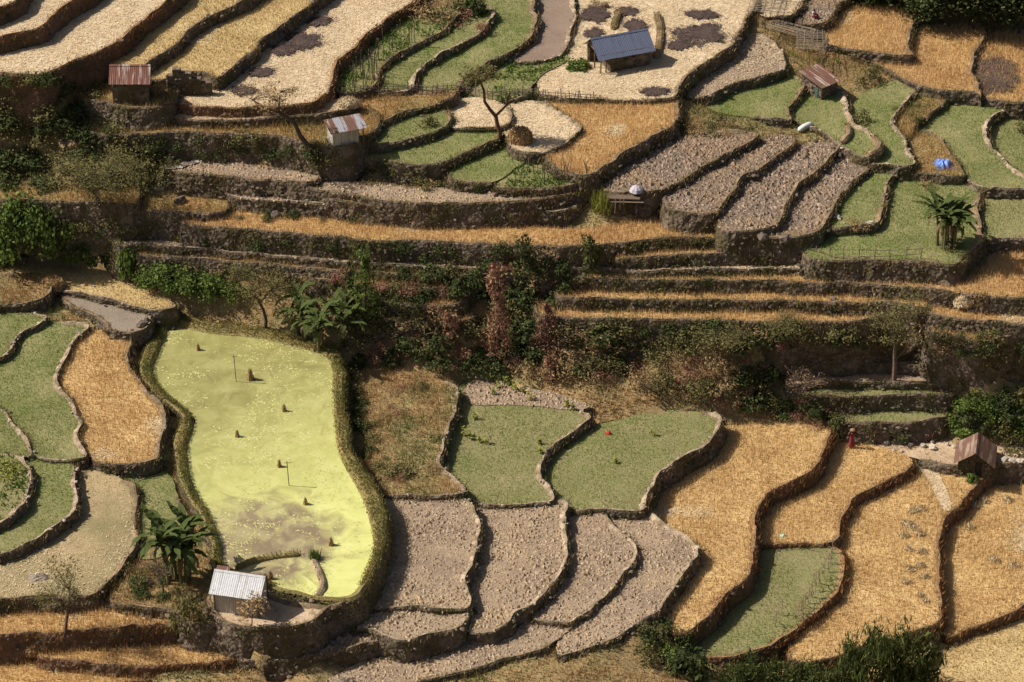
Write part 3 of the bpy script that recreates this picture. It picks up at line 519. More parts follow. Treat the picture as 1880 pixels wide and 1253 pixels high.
for f in FIELDS:
    if f['key'] == 'PB': continue
    w, n = f['w'], f['n']; z = f['z']
    o = w+n*0.75; ho = np.maximum(top_height(o, f), terrain_at(o)); drop = z-ho
    X = np.c_[w, np.full(len(w), z)]; m = (drop > 0.12) & inview(X, 60)
    for r in runs_of(~m):                     # close short gaps
        if len(r) <= 4 and not (~m).all(): m[r] = inview(X[r], 60) & (drop[r] > -0.3)
    RUNS = sorted([r for r in runs_of(m) if len(r) >= 6], key=lambda r: -len(r))
    main = proj(X[RUNS[0]]).mean(0) if RUNS else None; used = set()
    for ri, r in enumerate(RUNS):
        if ri and len(r) < 9: continue
        nn = np.stack([smooth1(n[r][:, 0], 2), smooth1(n[r][:, 1], 2)], 1); p = w[r]
        d = np.clip(smooth1(np.clip(drop[r], 0.15, 4.5), 4), 0.15, 4.5); L = len(r)
        fade = np.minimum(1, np.minimum(np.arange(L), np.arange(L)[::-1])/3.0)
        j1 = vnoise(p[:, 0]*1.1, p[:, 1]*1.1, 31); j2 = vnoise(p[:, 0]*2.3, p[:, 1]*2.3, 32); j3 = vnoise(p[:, 0]*0.3, p[:, 1]*0.3, 34)
        b = (0.03+0.2*j1*j3*1.6+0.08*j2)*fade; cw = 0.55+0.9*j3
        rows = [(-(0.3+0.2*j2)*cw, z-0.06+0*b), ((-0.19+0.1*j1)*cw, z+b*0.9), (-0.05+0.1*j2, z+b), (0.08+0.06*j1, z-0.05+b*0.4)]
        for t in (0.3, 0.6, 0.85, 1.0):
            jj = vnoise(p[:, 0]*1.7+t*9, p[:, 1]*1.7, 33)
            rows.append((0.08+0.3*t*np.minimum(d, 2)+0.3*(jj-0.5), z-t*(d+0.35)))
        V = np.stack([np.c_[p+nn*np.asarray(a)[..., None] if np.ndim(a) else p+nn*a, zz] for a, zz in rows], 1)
        nr = len(rows); q = np.arange(L*nr).reshape(L, nr)
        Fq = np.stack([q[:-1, :-1], q[:-1, 1:], q[1:, 1:], q[1:, :-1]], -1).reshape(-1, 4)[:, ::-1]
        mi = np.tile(np.array([1, 1, 0, 0, 0, 0, 0]), (L-1, 1)).ravel(); V = V.reshape(-1, 3); c = np.r_[V[:, :2].mean(0), V[:, 2].min()]
        red = f['wall'] == 'r'; lab = ('earthen' if red else 'dry stone')+' terrace wall edging '+f['desc']
        if ri:
            dl = proj(X[r]).mean(0)-main; side = ('right' if dl[0] > 0 else 'left') if abs(dl[0]) > 1.5*abs(dl[1]) else ('near' if dl[1] > 0 else 'far')
            if side in used: side = 'other '+side
            used.add(side); lab = 'stone edging on the %s side of %s' % (side, f['desc'])
        wall = link('terrace_wall', mesh_np('terrace_wall', V-c, Fq, [M['wall_red' if red else 'wall'], M['crest_red' if red else 'crest_pale' if f['wall'] == 'p' else 'crest']], mi), loc=c, label=lab, cat='wall', group='terrace walls', kind='thing')
        k = RNG.integers(0, L, int(L*0.45*(3.0 if not red else 0.6)*np.clip(d.mean(), 0.3, 2))+4); t = RNG.uniform(0.02, 0.9, len(k)); off = 0.08+0.3*t*np.minimum(d[k], 2)
        sv_, sf_ = lumps(np.c_[p[k]+nn[k]*off[:, None]+RNG.uniform(-0.2, 0.2, (len(k), 2)), z-t*(d[k]+0.2)], 0.07+0.16*RNG.uniform(0, 1, len(k))**1.5, ICO, flat=0.6)
        link('face_stones', mesh_np('face_stones', sv_-c, sf_, [M['stone_b']]), wall, kind='stuff')
        k = RNG.integers(0, L, int(L*dict(p=0.9, s=0.4, r=0.1)[f['wall']])+2)
        sv_, sf_ = lumps(np.c_[p[k]+nn[k]*RNG.uniform(-0.2, 0.06, len(k))[:, None]+RNG.uniform(-0.2, 0.2, (len(k), 2)), z+b[k]*0.8+RNG.uniform(-0.05, 0.04, len(k))], 0.04+0.13*RNG.uniform(0, 1, len(k))**2, ICO, flat=0.6)
        link('crest_stones', mesh_np('crest_stones', sv_-c, sf_, [M['pale_b' if f['wall'] == 'p' else 'stone_b']]), wall, kind='stuff')
        k = RNG.integers(0, L, int(L*0.45*40*f['g']*(0.5+0.5*min(d.mean(), 2)))+20); t = RNG.beta(0.8, 1.3, len(k))
        keepg = vnoise(p[k, 0]*0.5, p[k, 1]*0.5, 41) > RNG.uniform(0.05, 0.7, len(k)); k, t = k[keepg], t[keepg]
        off = 0.1+0.3*t*np.minimum(d[k], 2); G = np.c_[p[k]+nn[k]*off[:, None]+RNG.uniform(-0.25, 0.25, (len(k), 2)), z+b[k]*0.6-t*(d[k]+0.1)]
        if len(G) > 8:
            gv, gf = blades(G, RNG.uniform(0.12, 0.45, len(G)), RNG.uniform(0.04, 0.1, len(G)), 0.9)
            link('wall_grass', mesh_np('wall_grass', gv-c, gf, [M['red_b' if red else 'weed_b']]), wall, kind='stuff')
        k = RNG.integers(0, L, int(L*0.45*dict(p=9, s=22, r=30)[f['wall']])); k = k[vnoise(p[k, 0]*0.7, p[k, 1]*0.7, 44) > RNG.uniform(0.15, 0.75, len(k))]
        if len(k) > 8:
            gv, gf = blades(np.c_[p[k]+nn[k]*RNG.uniform(-0.45, 0.15, len(k))[:, None]+RNG.uniform(-0.2, 0.2, (len(k), 2)), z+b[k]*0.4], RNG.uniform(0.08, 0.34, len(k)), RNG.uniform(0.03, 0.08, len(k)), 0.8)
            link('crest_grass', mesh_np('crest_grass', gv-c, gf, [M['grass_b' if f['wall'] != 'r' else 'red_b']]), wall, kind='stuff')
        if f['g'] >= 1.1 and not red and d.mean() > 0.5:                 # leafy weeds rooted in the joints
            nc = int(L*0.45*1.6*min(d.mean(), 2)); kc = RNG.integers(0, L, nc); ok = vnoise(p[kc, 0]*0.25, p[kc, 1]*0.25, 43) > RNG.uniform(0.2, 0.8, nc); kc = kc[ok]
            if len(kc) > 2:
                tc = RNG.uniform(0, 1, len(kc)); k2 = np.repeat(np.arange(len(kc)), 26); kk = kc[k2]; off = 0.2+0.3*tc[k2]*np.minimum(d[kk], 2)
                C = np.c_[p[kk]+nn[kk]*off[:, None], z-tc[k2]*d[kk]]+RNG.normal(0, 0.2, (len(kk), 3))*RNG.uniform(0.6, 1.4, len(kc))[k2][:, None]
                lv, lf_ = leaves(C, np.c_[nn[kk], np.full(len(kk), 0.6)], 0.16, 0.09, 0.3)
                link('wall_weeds', mesh_np('wall_weeds', lv-c, lf_, [M['f_wall']]), wall, kind='stuff')
# ---------------------------------------------------------------- crops, stubble, clods
def scatter(f, dens, margin=0.0):
    w = f['w']; mn, mx = w.min(0), w.max(0); n = int((mx-mn).prod()*dens)
    q = RNG.uniform(mn, mx, (n, 2)); q = q[inview(np.c_[q, np.full(len(q), f['z'])], 110)]; q = q[inside(q, w)]
    for g in FIELDS:
        if g['z'] > f['z'] and len(q): q = q[~inside(q, g['w'])]
    return q
def cover(f, name, V, Fc, mat):
    c = np.r_[f['w'].mean(0), f['z']]
    link(name, mesh_np(name, V-c, Fc, [mat]), f['o'], kind='stuff')
for f in FIELDS:
    z = f['z']; ty = f['typ']; k = f['i']
    def zz(q): return np.c_[q, z+(vnoise(q[:, 0]*0.4, q[:, 1]*0.4, 21)-0.5)*0.16-0.02]
    U = RNG.uniform
    if ty in ('straw', 'mixed'):
        q = scatter(f, 55)
        if ty == 'mixed': q = q[vnoise(q[:, 0]*0.16, q[:, 1]*0.16, 53) > U(0.35, 0.95, len(q))]
        cover(f, 'loose_straw', *flats(zz(q)+[0, 0, 0.05], U(0.2, 0.55, len(q)), U(0.03, 0.07, len(q))), M['straw_b'])
        if ty == 'mixed':
            q = scatter(f, 45); q = q[vnoise(q[:, 0]*0.13, q[:, 1]*0.13, 52) > U(0.35, 0.6, len(q))]
            cover(f, 'sparse_grass', *blades(zz(q), U(0.08, 0.2, len(q)), U(0.03, 0.06, len(q))), M['thin_b'])
    elif ty in ('gold', 'wheat', 'ripe'):
        q = scatter(f, 80 if ty == 'gold' else 95); h = dict(wheat=(0.2, 0.5), ripe=(0.18, 0.42), gold=(0.12, 0.3))[ty]
        lie = vnoise(q[:, 0]*0.22, q[:, 1]*0.22, 60+k) > U(0.82, 0.97, len(q))
        hh = U(*h, len(q))*(0.75+0.5*vnoise(q[:, 0]*0.3, q[:, 1]*0.3, 61))
        cover(f, 'standing_stalks', *blades(zz(q[~lie]), hh[~lie], U(0.03, 0.07, (~lie).sum()), 0.3), M[ty+'_b'])
        if lie.sum() > 5: cover(f, 'fallen_straw', *flats(zz(q[lie])+[0, 0, 0.08], U(0.2, 0.5, lie.sum()), U(0.04, 0.08, lie.sum())), M['straw_b'])
    elif ty in ('green', 'thin'):
        q = scatter(f, 125 if ty == 'green' else 95); q = q[0.25+1.2*vnoise(q[:, 0]*0.35, q[:, 1]*0.35, 70+k)*(0.5+vnoise(q[:, 0]*1.4, q[:, 1]*1.4, 71)) > U(0, 1, len(q))]
        cover(f, 'young_crop', *blades(zz(q), U(0.08, 0.24, len(q)), U(0.03, 0.06, len(q)), 0.4), M[ty+'_b'])
    elif ty in ('clod', 'dclod', 'clodstraw', 'greyc', 'dark', 'soil'):
        dn, s0, s1 = dict(clod=(36, .03, .18), dclod=(30, .05, .24), clodstraw=(18, .03, .19), greyc=(16, .02, .07), dark=(12, .02, .09), soil=(10, .02, .06))[ty]
        q = scatter(f, dn); mt = M['dclod_b'] if ty in ('dclod', 'dark') else M['clod_b']
        cover(f, 'clods', *lumps(zz(q)+[0, 0, 0.02], s0+(s1-s0)*U(0, 1, len(q))**2.0*(0.6+0.8*vnoise(q[:, 0]*0.5, q[:, 1]*0.5, 72)), OCT, 0.5, 0.75), mt)
        if ty in ('clodstraw', 'clod', 'dclod'):
            q = scatter(f, 30 if ty == 'clodstraw' else 5); q = q[vnoise(q[:, 0]*0.2, q[:, 1]*0.2, 63) > U(0.3, 0.7, len(q))]
            cover(f, 'loose_straw', *flats(zz(q)+[0, 0, 0.08], U(0.15, 0.45, len(q)), U(0.03, 0.07, len(q))), M['straw_b'])
    elif ty in ('grass', 'scrubf', 'garden', 'bed', 'yard', 'path'):
        if ty in ('bed', 'yard'): continue
        q = scatter(f, dict(grass=90, scrubf=90, garden=40, path=10)[ty])
        h = U(0.1, 0.55, len(q))*(0.5+vnoise(q[:, 0]*0.5, q[:, 1]*0.5, 64))*(0.5 if ty in ('garden', 'path') else 1)
        cover(f, 'rough_grass', *blades(zz(q), h, U(0.03, 0.08, len(q)), 0.7), M[dict(grass='grass_b', scrubf='scrub_b', garden='thin_b', path='grass_b')[ty]])
        if ty == 'garden':
            q = scatter(f, 30); q = q[vnoise(q[:, 0]*0.9, q[:, 1]*0.9, 65) > U(0.35, 0.75, len(q))]
            cover(f, 'vegetables', *blades(zz(q), U(0.15, 0.5, len(q)), U(0.1, 0.22, len(q)), 1.2), M['leaf_b'])
# rough grass on the terrain between the fields
q = RNG.uniform([-75, -70], [75, 80], (1100000, 2)); tz = terrain_at(q); X = np.c_[q, tz]; ok = inview(X, 30); q, X = q[ok], X[ok]
ok = top_height(q) < -50; q, X = q[ok], X[ok]
if len(q) > 170000:
    s = RNG.choice(len(q), 170000, replace=False); q, X = q[s], X[s]
h = RNG.uniform(0.1, 0.5, len(q))*(0.5+1.1*vnoise(q[:, 0]*0.35, q[:, 1]*0.35, 66))
link('undergrowth', mesh_np('undergrowth', *blades(X-[0, 0, 0.05], h, RNG.uniform(0.04, 0.12, len(q)), 0.8), [M['scrub_b']]), kind='stuff', label='dry rusty undergrowth covering the banks between the terraces', cat='undergrowth')
# ---------------------------------------------------------------- pond
PB = [f for f in FIELDS if f['key'] == 'PB'][0]
pw = resample(chaikin(unproj(POND_PX, 0.0)), 0.4)
m, nt, b = _nt('algae_water'); g = nt.nodes.new('ShaderNodeNewGeometry').outputs['Position']
wz = nt.nodes.new('ShaderNodeTexNoise'); wz.inputs['Scale'].default_value = 0.16; wz.inputs['Detail'].default_value = 2; wz.inputs['Distortion'].default_value = 1.6; nt.links.new(g, wz.inputs['Vector'])
vm = nt.nodes.new('ShaderNodeVectorMath'); vm.operation = 'MULTIPLY_ADD'; vm.inputs[1].default_value = (5, 5, 0); nt.links.new(wz.outputs['Color'], vm.inputs[0]); nt.links.new(g, vm.inputs[2])
swirl = _noise(nt, vm.outputs[0], 0.55, 6, 0.62); big = _noise(nt, g, 0.11, 2)
sp = nt.nodes.new('ShaderNodeSeparateXYZ'); nt.links.new(g, sp.inputs[0])
def lin(sock, a, b_, extra=None, k=0.0):
    mr = nt.nodes.new('ShaderNodeMapRange'); mr.inputs[1].default_value = a; mr.inputs[2].default_value = b_
    if extra is not None:
        ad = nt.nodes.new('ShaderNodeMath'); ad.operation = 'MULTIPLY_ADD'; ad.inputs[1].default_value = k; nt.links.new(extra, ad.inputs[0]); nt.links.new(sock, ad.inputs[2]); sock = ad.outputs[0]
    nt.links.new(sock, mr.inputs[0]); return mr.outputs[0]
A_, B_ = unproj([(380, 760)], 0)[0], unproj([(600, 930)], 0)[0]; D_ = (B_-A_)/np.dot(B_-A_, B_-A_)
dp = nt.nodes.new('ShaderNodeVectorMath'); dp.operation = 'DOT_PRODUCT'; dp.inputs[1].default_value = (D_[0], D_[1], 0); nt.links.new(g, dp.inputs[0])
o_ = float(np.dot(A_, D_)); near_mix = lin(dp.outputs['Value'], o_+0.1, o_+1.3, swirl, 0.4)     # olive turns to paler yellow green towards the near right
olive = _ramp(nt, swirl, [(0.34, (0.225, 0.205, 0.072)), (0.5, (0.275, 0.255, 0.09)), (0.68, (0.34, 0.32, 0.125))])
bright = _ramp(nt, swirl, [(0.34, (0.49, 0.495, 0.165)), (0.5, (0.55, 0.555, 0.185)), (0.66, (0.59, 0.585, 0.23))])
rid = nt.nodes.new('ShaderNodeMath'); rid.operation = 'ABSOLUTE'; sb = nt.nodes.new('ShaderNodeMath'); sb.operation = 'SUBTRACT'; sb.inputs[1].default_value = 0.5
nt.links.new(_noise(nt, vm.outputs[0], 0.42, 3, 0.5, 1.5), sb.inputs[0]); nt.links.new(sb.outputs[0], rid.inputs[0])
col = _mix(nt, near_mix, olive, bright)
streak = _ramp(nt, rid.outputs[0], [(0.0, (1, 1, 1)), (0.022, (0, 0, 0))]); fleck = _ramp(nt, _noise(nt, g, 5.0, 4, 0.75), [(0.62, (0, 0, 0)), (0.72, (1, 1, 1))])
col = _mix(nt, _mix(nt, 0.16, (0.0, 0.0, 0.0), streak), col, (0.62, 0.6, 0.3)); col = _mix(nt, _mix(nt, 0.3, (0.0, 0.0, 0.0), fleck), col, (0.3, 0.28, 0.1))
mc = unproj([(475, 995)], 0)[0]
dv = nt.nodes.new('ShaderNodeVectorMath'); dv.operation = 'SUBTRACT'; dv.inputs[1].default_value = (mc[0], mc[1], 0); nt.links.new(g, dv.inputs[0])
dm = nt.nodes.new('ShaderNodeVectorMath'); dm.operation = 'MULTIPLY'; dm.inputs[1].default_value = (0.2, 0.22, 0); nt.links.new(dv.outputs[0], dm.inputs[0])
dl = nt.nodes.new('ShaderNodeVectorMath'); dl.operation = 'LENGTH'; nt.links.new(dm.outputs[0], dl.inputs[0])
mud = lin(dl.outputs['Value'], 2.35, 1.6, swirl, 1.7)                      # open murky water where the mat has parted
col = _mix(nt, mud, col, _ramp(nt, swirl, [(0.42, (0.22, 0.165, 0.1)), (0.6, (0.34, 0.29, 0.15))]))
nt.links.new(col, b.inputs['Base Color']); b.inputs['Roughness'].default_value = 0.38; b.inputs['Specular IOR Level'].default_value = 0.4
M['algae'] = m
vs, _, fs, *_ = delaunay_2d_cdt([Vector(p) for p in pw+normals(pw)*(0.25 if np.sum(pw[:, 0]*np.roll(pw[:, 1], -1)-np.roll(pw[:, 0], -1)*pw[:, 1]) > 0 else -0.25)], [(a, (a+1) % len(pw)) for a in range(len(pw))], [], 1, 1e-5)
V = np.array([(v[0], v[1], 0.0) for v in vs]); c = np.r_[V[:, :2].mean(0), 0]
link('pond_water', mesh_np('pond_water', V-c, [t for t in fs if len(t) == 3], [m]), loc=c, kind='structure', label='pond water covered by yellow green algae')
M['scum'] = m_blade('algae_flecks', [(0.3, 0.28, 0.1), (0.5, 0.48, 0.17), (0.66, 0.63, 0.3)], None, transl=0)
q = RNG.uniform(pw.min(0), pw.max(0), (30000, 2)); q = q[inside(q, pw)]; q = q[vnoise(q[:, 0]*0.35, q[:, 1]*0.35, 91)*vnoise(q[:, 0]*1.3, q[:, 1]*1.3, 92) > RNG.uniform(0.12, 0.6, len(q))]
fv, ff = flats(np.c_[q, np.full(len(q), 0.012)], RNG.uniform(0.06, 0.3, len(q)), RNG.uniform(0.04, 0.14, len(q))); fv[:, 2] = 0.006+RNG.uniform(0, 0.008, len(fv))
link('algae_flecks', mesh_np('algae_flecks', fv, ff, [M['scum']]), None, kind='stuff', label='loose algae flecks floating on the pond', cat='algae')
M['bank_g'] = m_ground('bank_turf', (0.21, 0.18, 0.07), (0.27, 0.2, 0.085), (0.16, 0.12, 0.05), 0.4, 7, 0.6)
M['bank_b'] = m_blade('bank_grass', [(0.16, 0.13, 0.04), (0.27, 0.23, 0.07), (0.35, 0.29, 0.1)], (0.15, 0.16, 0.045), 0.3, 0.25)
ow = PB['w']; on = PB['n']
iw = pw[np.argmin((ow[:, None, 0]-pw[None, :, 0])**2+(ow[:, None, 1]-pw[None, :, 1])**2, 1)]
iw = np.stack([np.convolve(np.r_[iw[-3:, k], iw[:, k], iw[:3, k]], np.ones(7)/7, 'valid') for k in (0, 1)], 1)
j = vnoise(ow[:, 0]*0.9, ow[:, 1]*0.9, 77)
rows = [np.c_[iw, np.full(len(iw), -0.2)], np.c_[iw, np.full(len(iw), 0.02)], np.c_[iw*0.7+ow*0.3, 0.28+0.14*j], np.c_[iw*0.15+ow*0.85, 0.32+0.16*j], np.c_[ow+on*0.12, 0.12+0.1*j]]
for t in (0.7, 1.5, 2.6, 4.0): rows.append(np.c_[ow+on*(0.12+0.28*t+0.25*(vnoise(ow[:, 0]*1.3+t*5, ow[:, 1]*1.3, 78)-0.5))[:, None], np.full(len(ow), -t)])
V = np.stack(rows, 1); L, nr = V.shape[:2]; q = np.arange(L*nr).reshape(L, nr); q = np.vstack([q, q[:1]])
Fq = np.stack([q[:-1, :-1], q[:-1, 1:], q[1:, 1:], q[1:, :-1]], -1).reshape(-1, 4)[:, ::-1]
mi = np.tile([0, 0, 0, 0, 1, 1, 1, 1], (L, 1)).ravel(); c = np.r_[ow.mean(0), -1.0]
bank = link('pond_bank', mesh_np('pond_bank', V.reshape(-1, 3)-c, Fq, [M['bank_g'], M['wall']], mi), loc=c, label='grassy earth bank encircling the algae pond', cat='bank', kind='thing')
n = 26000; k = RNG.integers(0, L, n); t = RNG.uniform(0.05, 1.0, n); C = iw[k]*(1-t)[:, None]+ow[k]*t[:, None]+RNG.uniform(-.2, .2, (n, 2))
C3 = np.c_[C, 0.08+0.32*np.minimum(1, t*3)]
n2 = 16000; k = RNG.integers(0, L, n2); t = RNG.uniform(0, 2.2, n2); C4 = np.c_[ow[k]+on[k]*(0.15+0.28*t)[:, None]+RNG.uniform(-.15, .15, (n2, 2)), 0.3-t]
keep = proj(np.c_[C, C3[:, 2]])[:, 1] < 1075; C3 = C3[keep]
gv, gf = blades(np.vstack([C3, C4]), RNG.uniform(0.06, 0.22, len(C3)+n2), RNG.uniform(0.04, 0.09, len(C3)+n2), 0.8)
link('bank_grass', mesh_np('bank_grass', gv-c, gf, [M['bank_b']]), bank, kind='stuff')
def mound(name, pts, w0, h0, label, mat, grass, zb=0.0, gm='bank_b'):
    """a low mud bund following pixels across the water"""
    p = unproj(pts, zb); d = np.r_[0, np.cumsum(np.hypot(*np.diff(p, axis=0).T))]; t = np.linspace(0, d[-1], max(8, int(d[-1]/0.3)))
    p = np.stack([np.interp(t, d, p[:, 0]), np.interp(t, d, p[:, 1])], 1); p = np.stack([smooth1(p[:, 0], 2), smooth1(p[:, 1], 2)], 1)
    tg = np.gradient(p, axis=0); tg /= np.hypot(tg[:, 0], tg[:, 1])[:, None]; nn = np.stack([tg[:, 1], -tg[:, 0]], 1)
    fd = np.minimum(1, np.minimum(np.arange(len(p)), np.arange(len(p))[::-1])/2+0.35); jj = vnoise(p[:, 0]*1.5, p[:, 1]*1.5, 5)
    rr = [np.c_[p+nn*(o*w0*fd)[:, None], zb+(h0*hh*fd)*(0.7+0.6*jj)-0.1] for o, hh in ((-1, 0), (-0.75, 0.7), (-0.3, 1), (0.3, 1), (0.75, 0.7), (1, 0))]
    V = np.stack(rr, 1); L, nr = V.shape[:2]; q = np.arange(L*nr).reshape(L, nr)
    Fq = np.stack([q[:-1, :-1], q[:-1, 1:], q[1:, 1:], q[1:, :-1]], -1).reshape(-1, 4)
    c = np.r_[p.mean(0), zb]; o = link(name, mesh_np(name, V.reshape(-1, 3)-c, Fq, [mat]), loc=c, label=label, cat='mud bund')
    k = RNG.integers(0, L, int(L*grass)); C = np.c_[p[k]+nn[k]*RNG.uniform(-w0*.8, w0*.8, len(k))[:, None], np.full(len(k), zb+h0*0.6)]
    gv, gf = blades(C, RNG.uniform(0.08, 0.3, len(k)), RNG.uniform(0.04, 0.08, len(k)), 0.8); link('bund_grass', mesh_np('bund_grass', gv-c, gf, [M[gm]]), o, kind='stuff')
mound('mud_bund', P('430,1048 440,1040 470,1030 510,1022 556,1019'), 0.3, 0.4, 'straight mud bund in the pond behind the tin hut roof', M['bank_g'], 14)
mound('mud_bund', P('574,1024 580,1040 590,1058 594,1075 590,1090 576,1102 566,1108'), 0.32, 0.35, 'curved pale mud bund in the pond right of the tin hut', M['crest_pale'], 5)

for pts_, zb_, lb_ in (('1206,28 1213,55 1211,84 1204,110', 10.5, 'rubble bund right of the blue roof'), ('1136,25 1129,42 1127,58', 10.5, 'short rubble bund behind the blue roof'), ('1122,12 1100,14 1085,8', 10.5, 'rubble bund at the top of the threshing yard'),
                        ('1554,232 1560,246 1553,260 1540,268', 8.0, 'crooked earth hump at the left of the shed plot'), ('1598,254 1612,262 1616,276 1604,287 1584,289', 8.0, 'hooked earth hump at the lower end of the shed plot')):
    mound('earth_bund', P(pts_), 0.42, 0.55, lb_, M['crest'], 22, zb_, 'grass_b')
# ---------------------------------------------------------------- foliage builders
M['f_dark'] = m_blade('dark_leaves', [(0.025, 0.036, 0.012), (0.055, 0.072, 0.022), (0.12, 0.135, 0.045)], None, transl=0.25)
M['f_vine'] = m_blade('vine_leaves', [(0.045, 0.07, 0.015), (0.09, 0.135, 0.028), (0.2, 0.25, 0.06)], None, transl=0.3)
M['f_olive'] = m_blade('olive_leaves', [(0.075, 0.07, 0.025), (0.14, 0.125, 0.045), (0.23, 0.2, 0.08)], None, transl=0.25)
M['f_russet'] = m_blade('russet_leaves', [(0.17, 0.08, 0.055), (0.3, 0.145, 0.095), (0.42, 0.235, 0.145)], None, transl=0.25)
M['f_dry'] = m_blade('dry_leaves', [(0.18, 0.11, 0.05), (0.31, 0.205, 0.095), (0.44, 0.32, 0.17)], None, transl=0.25)
M['f_bamboo'] = m_blade('lance_leaves', [(0.035, 0.05, 0.013), (0.07, 0.09, 0.024), (0.15, 0.16, 0.05)], None, transl=0.3)
M['f_yellow'] = m_blade('yellow_green_leaves', [(0.16, 0.18, 0.04), (0.26, 0.28, 0.06), (0.4, 0.37, 0.08)], None, transl=0.3)
M['f_green'] = m_blade('banana_leaves', [(0.045, 0.065, 0.018), (0.075, 0.1, 0.027), (0.13, 0.15, 0.05)], None, transl=0.3)
M['bark'] = m_plain('bark', (0.085, 0.058, 0.042), 0.95, var=0.45, s=5)
M['bark_red'] = m_plain('reddish_bark', (0.13, 0.07, 0.045), 0.95, var=0.45, s=5)
M['twig'] = m_plain('dead_twigs', (0.15, 0.1, 0.075), 0.95, var=0.4, s=5)
def bush_cloud(n, rx, ry, rz, clumps=26, spread=0.22, fill=0.5):
    """leaf points of a bush: clumps over the shell and inside of a squashed dome"""
    d = RNG.normal(0, 1, (clumps, 3)); d[:, 2] = np.abs(d[:, 2])*0.9-0.12; d /= np.linalg.norm(d, axis=1)[:, None]
    rad = RNG.uniform(fill, 1.06, clumps)**0.6; cs = RNG.uniform(0.5, 1.35, clumps); c = d*rad[:, None]
    k = RNG.choice(clumps, n, p=cs**2/np.sum(cs**2)); off = RNG.normal(0, spread, (n, 3))*cs[k][:, None]
    C = c[k]+off; N = off/(np.linalg.norm(off, axis=1)[:, None]+1e-6)*0.6+C*0.6; N[:, 2] += 0.35
    C = C*[rx, ry, rz]; C[:, 2] = np.maximum(C[:, 2]+0.12*rz, 0.02); return C, N
BUSH = {}
def bush_variant(kind):
    if kind not in BUSH:
        out = []
        for v in range(4 if kind in ('dark', 'russet', 'olive', 'vine') else 3):
            lf = dict(dark=(950, .16, .1), vine=(1300, .17, .14), olive=(620, .14, .09), russet=(760, .16, .07), dry=(420, .2, .06), bamboo=(2300, .2, .05), vinebig=(3000, .09, .075), yellow=(300, .16, .1))[kind]
            C, N = bush_cloud(lf[0], 1.0, 1.0, 1.0 if kind != 'bamboo' else 1.3, clumps=22+v*6, spread=0.2 if kind != 'dry' else 0.28)
            V, Fc = leaves(C, N, lf[1], lf[2], 0.9 if kind in ('bamboo', 'russet') else 0.2)
            me = mesh_np('foliage', V, Fc, [M['f_'+kind.replace('big', '')]])
            st = MB()
            for k in range(7):
                t = C[RNG.integers(0, len(C))]; st.tube([(RNG.uniform(-.12, .12), RNG.uniform(-.12, .12), -0.3), t*0.5+RNG.uniform(-.1, .1, 3), t*0.95], [0.045, 0.03, 0.012], 4, False)
            out.append((me, st.mesh('stems', M['bark'])))
        BUSH[kind] = out
    return BUSH[kind][RNG.integers(0, len(BUSH[kind]))]
def bush(kind, px, py, r, h=None, label='', group=None, name=None, cat='bush', sink=0.1):
    p = at(px, py)
    if p is None: return None
    h = h or r*0.9; me, st = bush_variant('vinebig' if kind == 'vine' and r > 1.05 else kind)
    o = empty(name or dict(dark='leafy_bush', vine='vine_bush', olive='olive_bush', russet='russet_bush', dry='dry_bush', bamboo='bamboo_clump', yellow='yellow_bush')[kind], (p.x, p.y, p.z-sink), RNG.uniform(0, 6.28), label, cat, group)
    o.scale = (r*RNG.uniform(0.85, 1.15), r*RNG.uniform(0.85, 1.15), h)
    link('foliage', me, o); link('stems', st, o); return o
ORD = 'first second third fourth fifth sixth seventh eighth ninth tenth eleventh twelfth thirteenth fourteenth fifteenth sixteenth seventeenth eighteenth nineteenth twentieth'.split()
ORD += ['twenty-'+o_ for o_ in ORD[:9]]+['thirtieth']+['thirty-'+o_ for o_ in ORD[:9]]+['fortieth']
LOOK = dict(dark='dark green leafy bush', vine='bright green vine covered bush', olive='olive brown bush', russet='russet red bush', dry='dry straw coloured bush', bamboo='lance leaved green clump', yellow='yellow green bush')
def region(poly, kinds, n, r, where, mind=14, group=None, hk=(0.6, 1.0)):
    """bushes strewn over a patch of the photograph; each told apart by kind and order from the left"""
    poly = np.array(P(poly)); mn, mx = poly.min(0), poly.max(0); pts = []; tries = 0
    while len(pts) < n and tries < 4000:
        tries += 1; q = RNG.uniform(mn, mx)
        if inside(q[None], poly)[0] and all((q[0]-a)**2+((q[1]-b)*1.6)**2 > mind**2 for a, b in pts): pts.append(tuple(q))
    ks = list(kinds); wts = np.array([kinds[k] for k in ks], float); wts /= wts.sum(); cnt = {}
    for x, y in sorted(pts):
        k = ks[RNG.choice(len(ks), p=wts)]; c = cnt.get(k, 0); cnt[k] = c+1
        rr = RNG.uniform(*r)*(0.75 if k == 'russet' else 1)
        lab = '%s %s from the left %s' % (ORD[c], LOOK[k], where)
        bush(k, x, y, rr, rr*RNG.uniform(*hk), lab, group or 'bushes '+where)
region('-20,200 100,195 235,212 240,235 180,262 -20,262', dict(dark=3, olive=2), 18, (0.8, 1.4), 'below the broad pale straw terrace', 22)
region('-10,140 120,142 200,165 160,190 -10,185', dict(dark=3, olive=1), 9, (0.7, 1.2), 'in the dark hollow by the rusty hut', 24)
region('190,255 330,248 560,262 640,285 600,305 480,292 360,280 200,285', dict(dark=4, olive=3), 19, (0.6, 1.2), 'under the ledge by the leaning tree', 22)
region('-20,280 190,275 330,300 300,345 200,350 -20,345', dict(olive=3, dark=2), 22, (0.9, 1.6), 'on the scrubby slope at left', 24)
region('640,290 690,300 820,340 900,350 780,345 650,315', dict(dark=3, olive=2), 9, (0.5, 0.8), 'on the wall below the green plots', 26)
region('300,425 600,445 880,455 1060,462 1060,482 700,478 300,450', dict(dark=4, olive=2), 15, (0.5, 0.9), 'along the wall under the golden strip', 34)
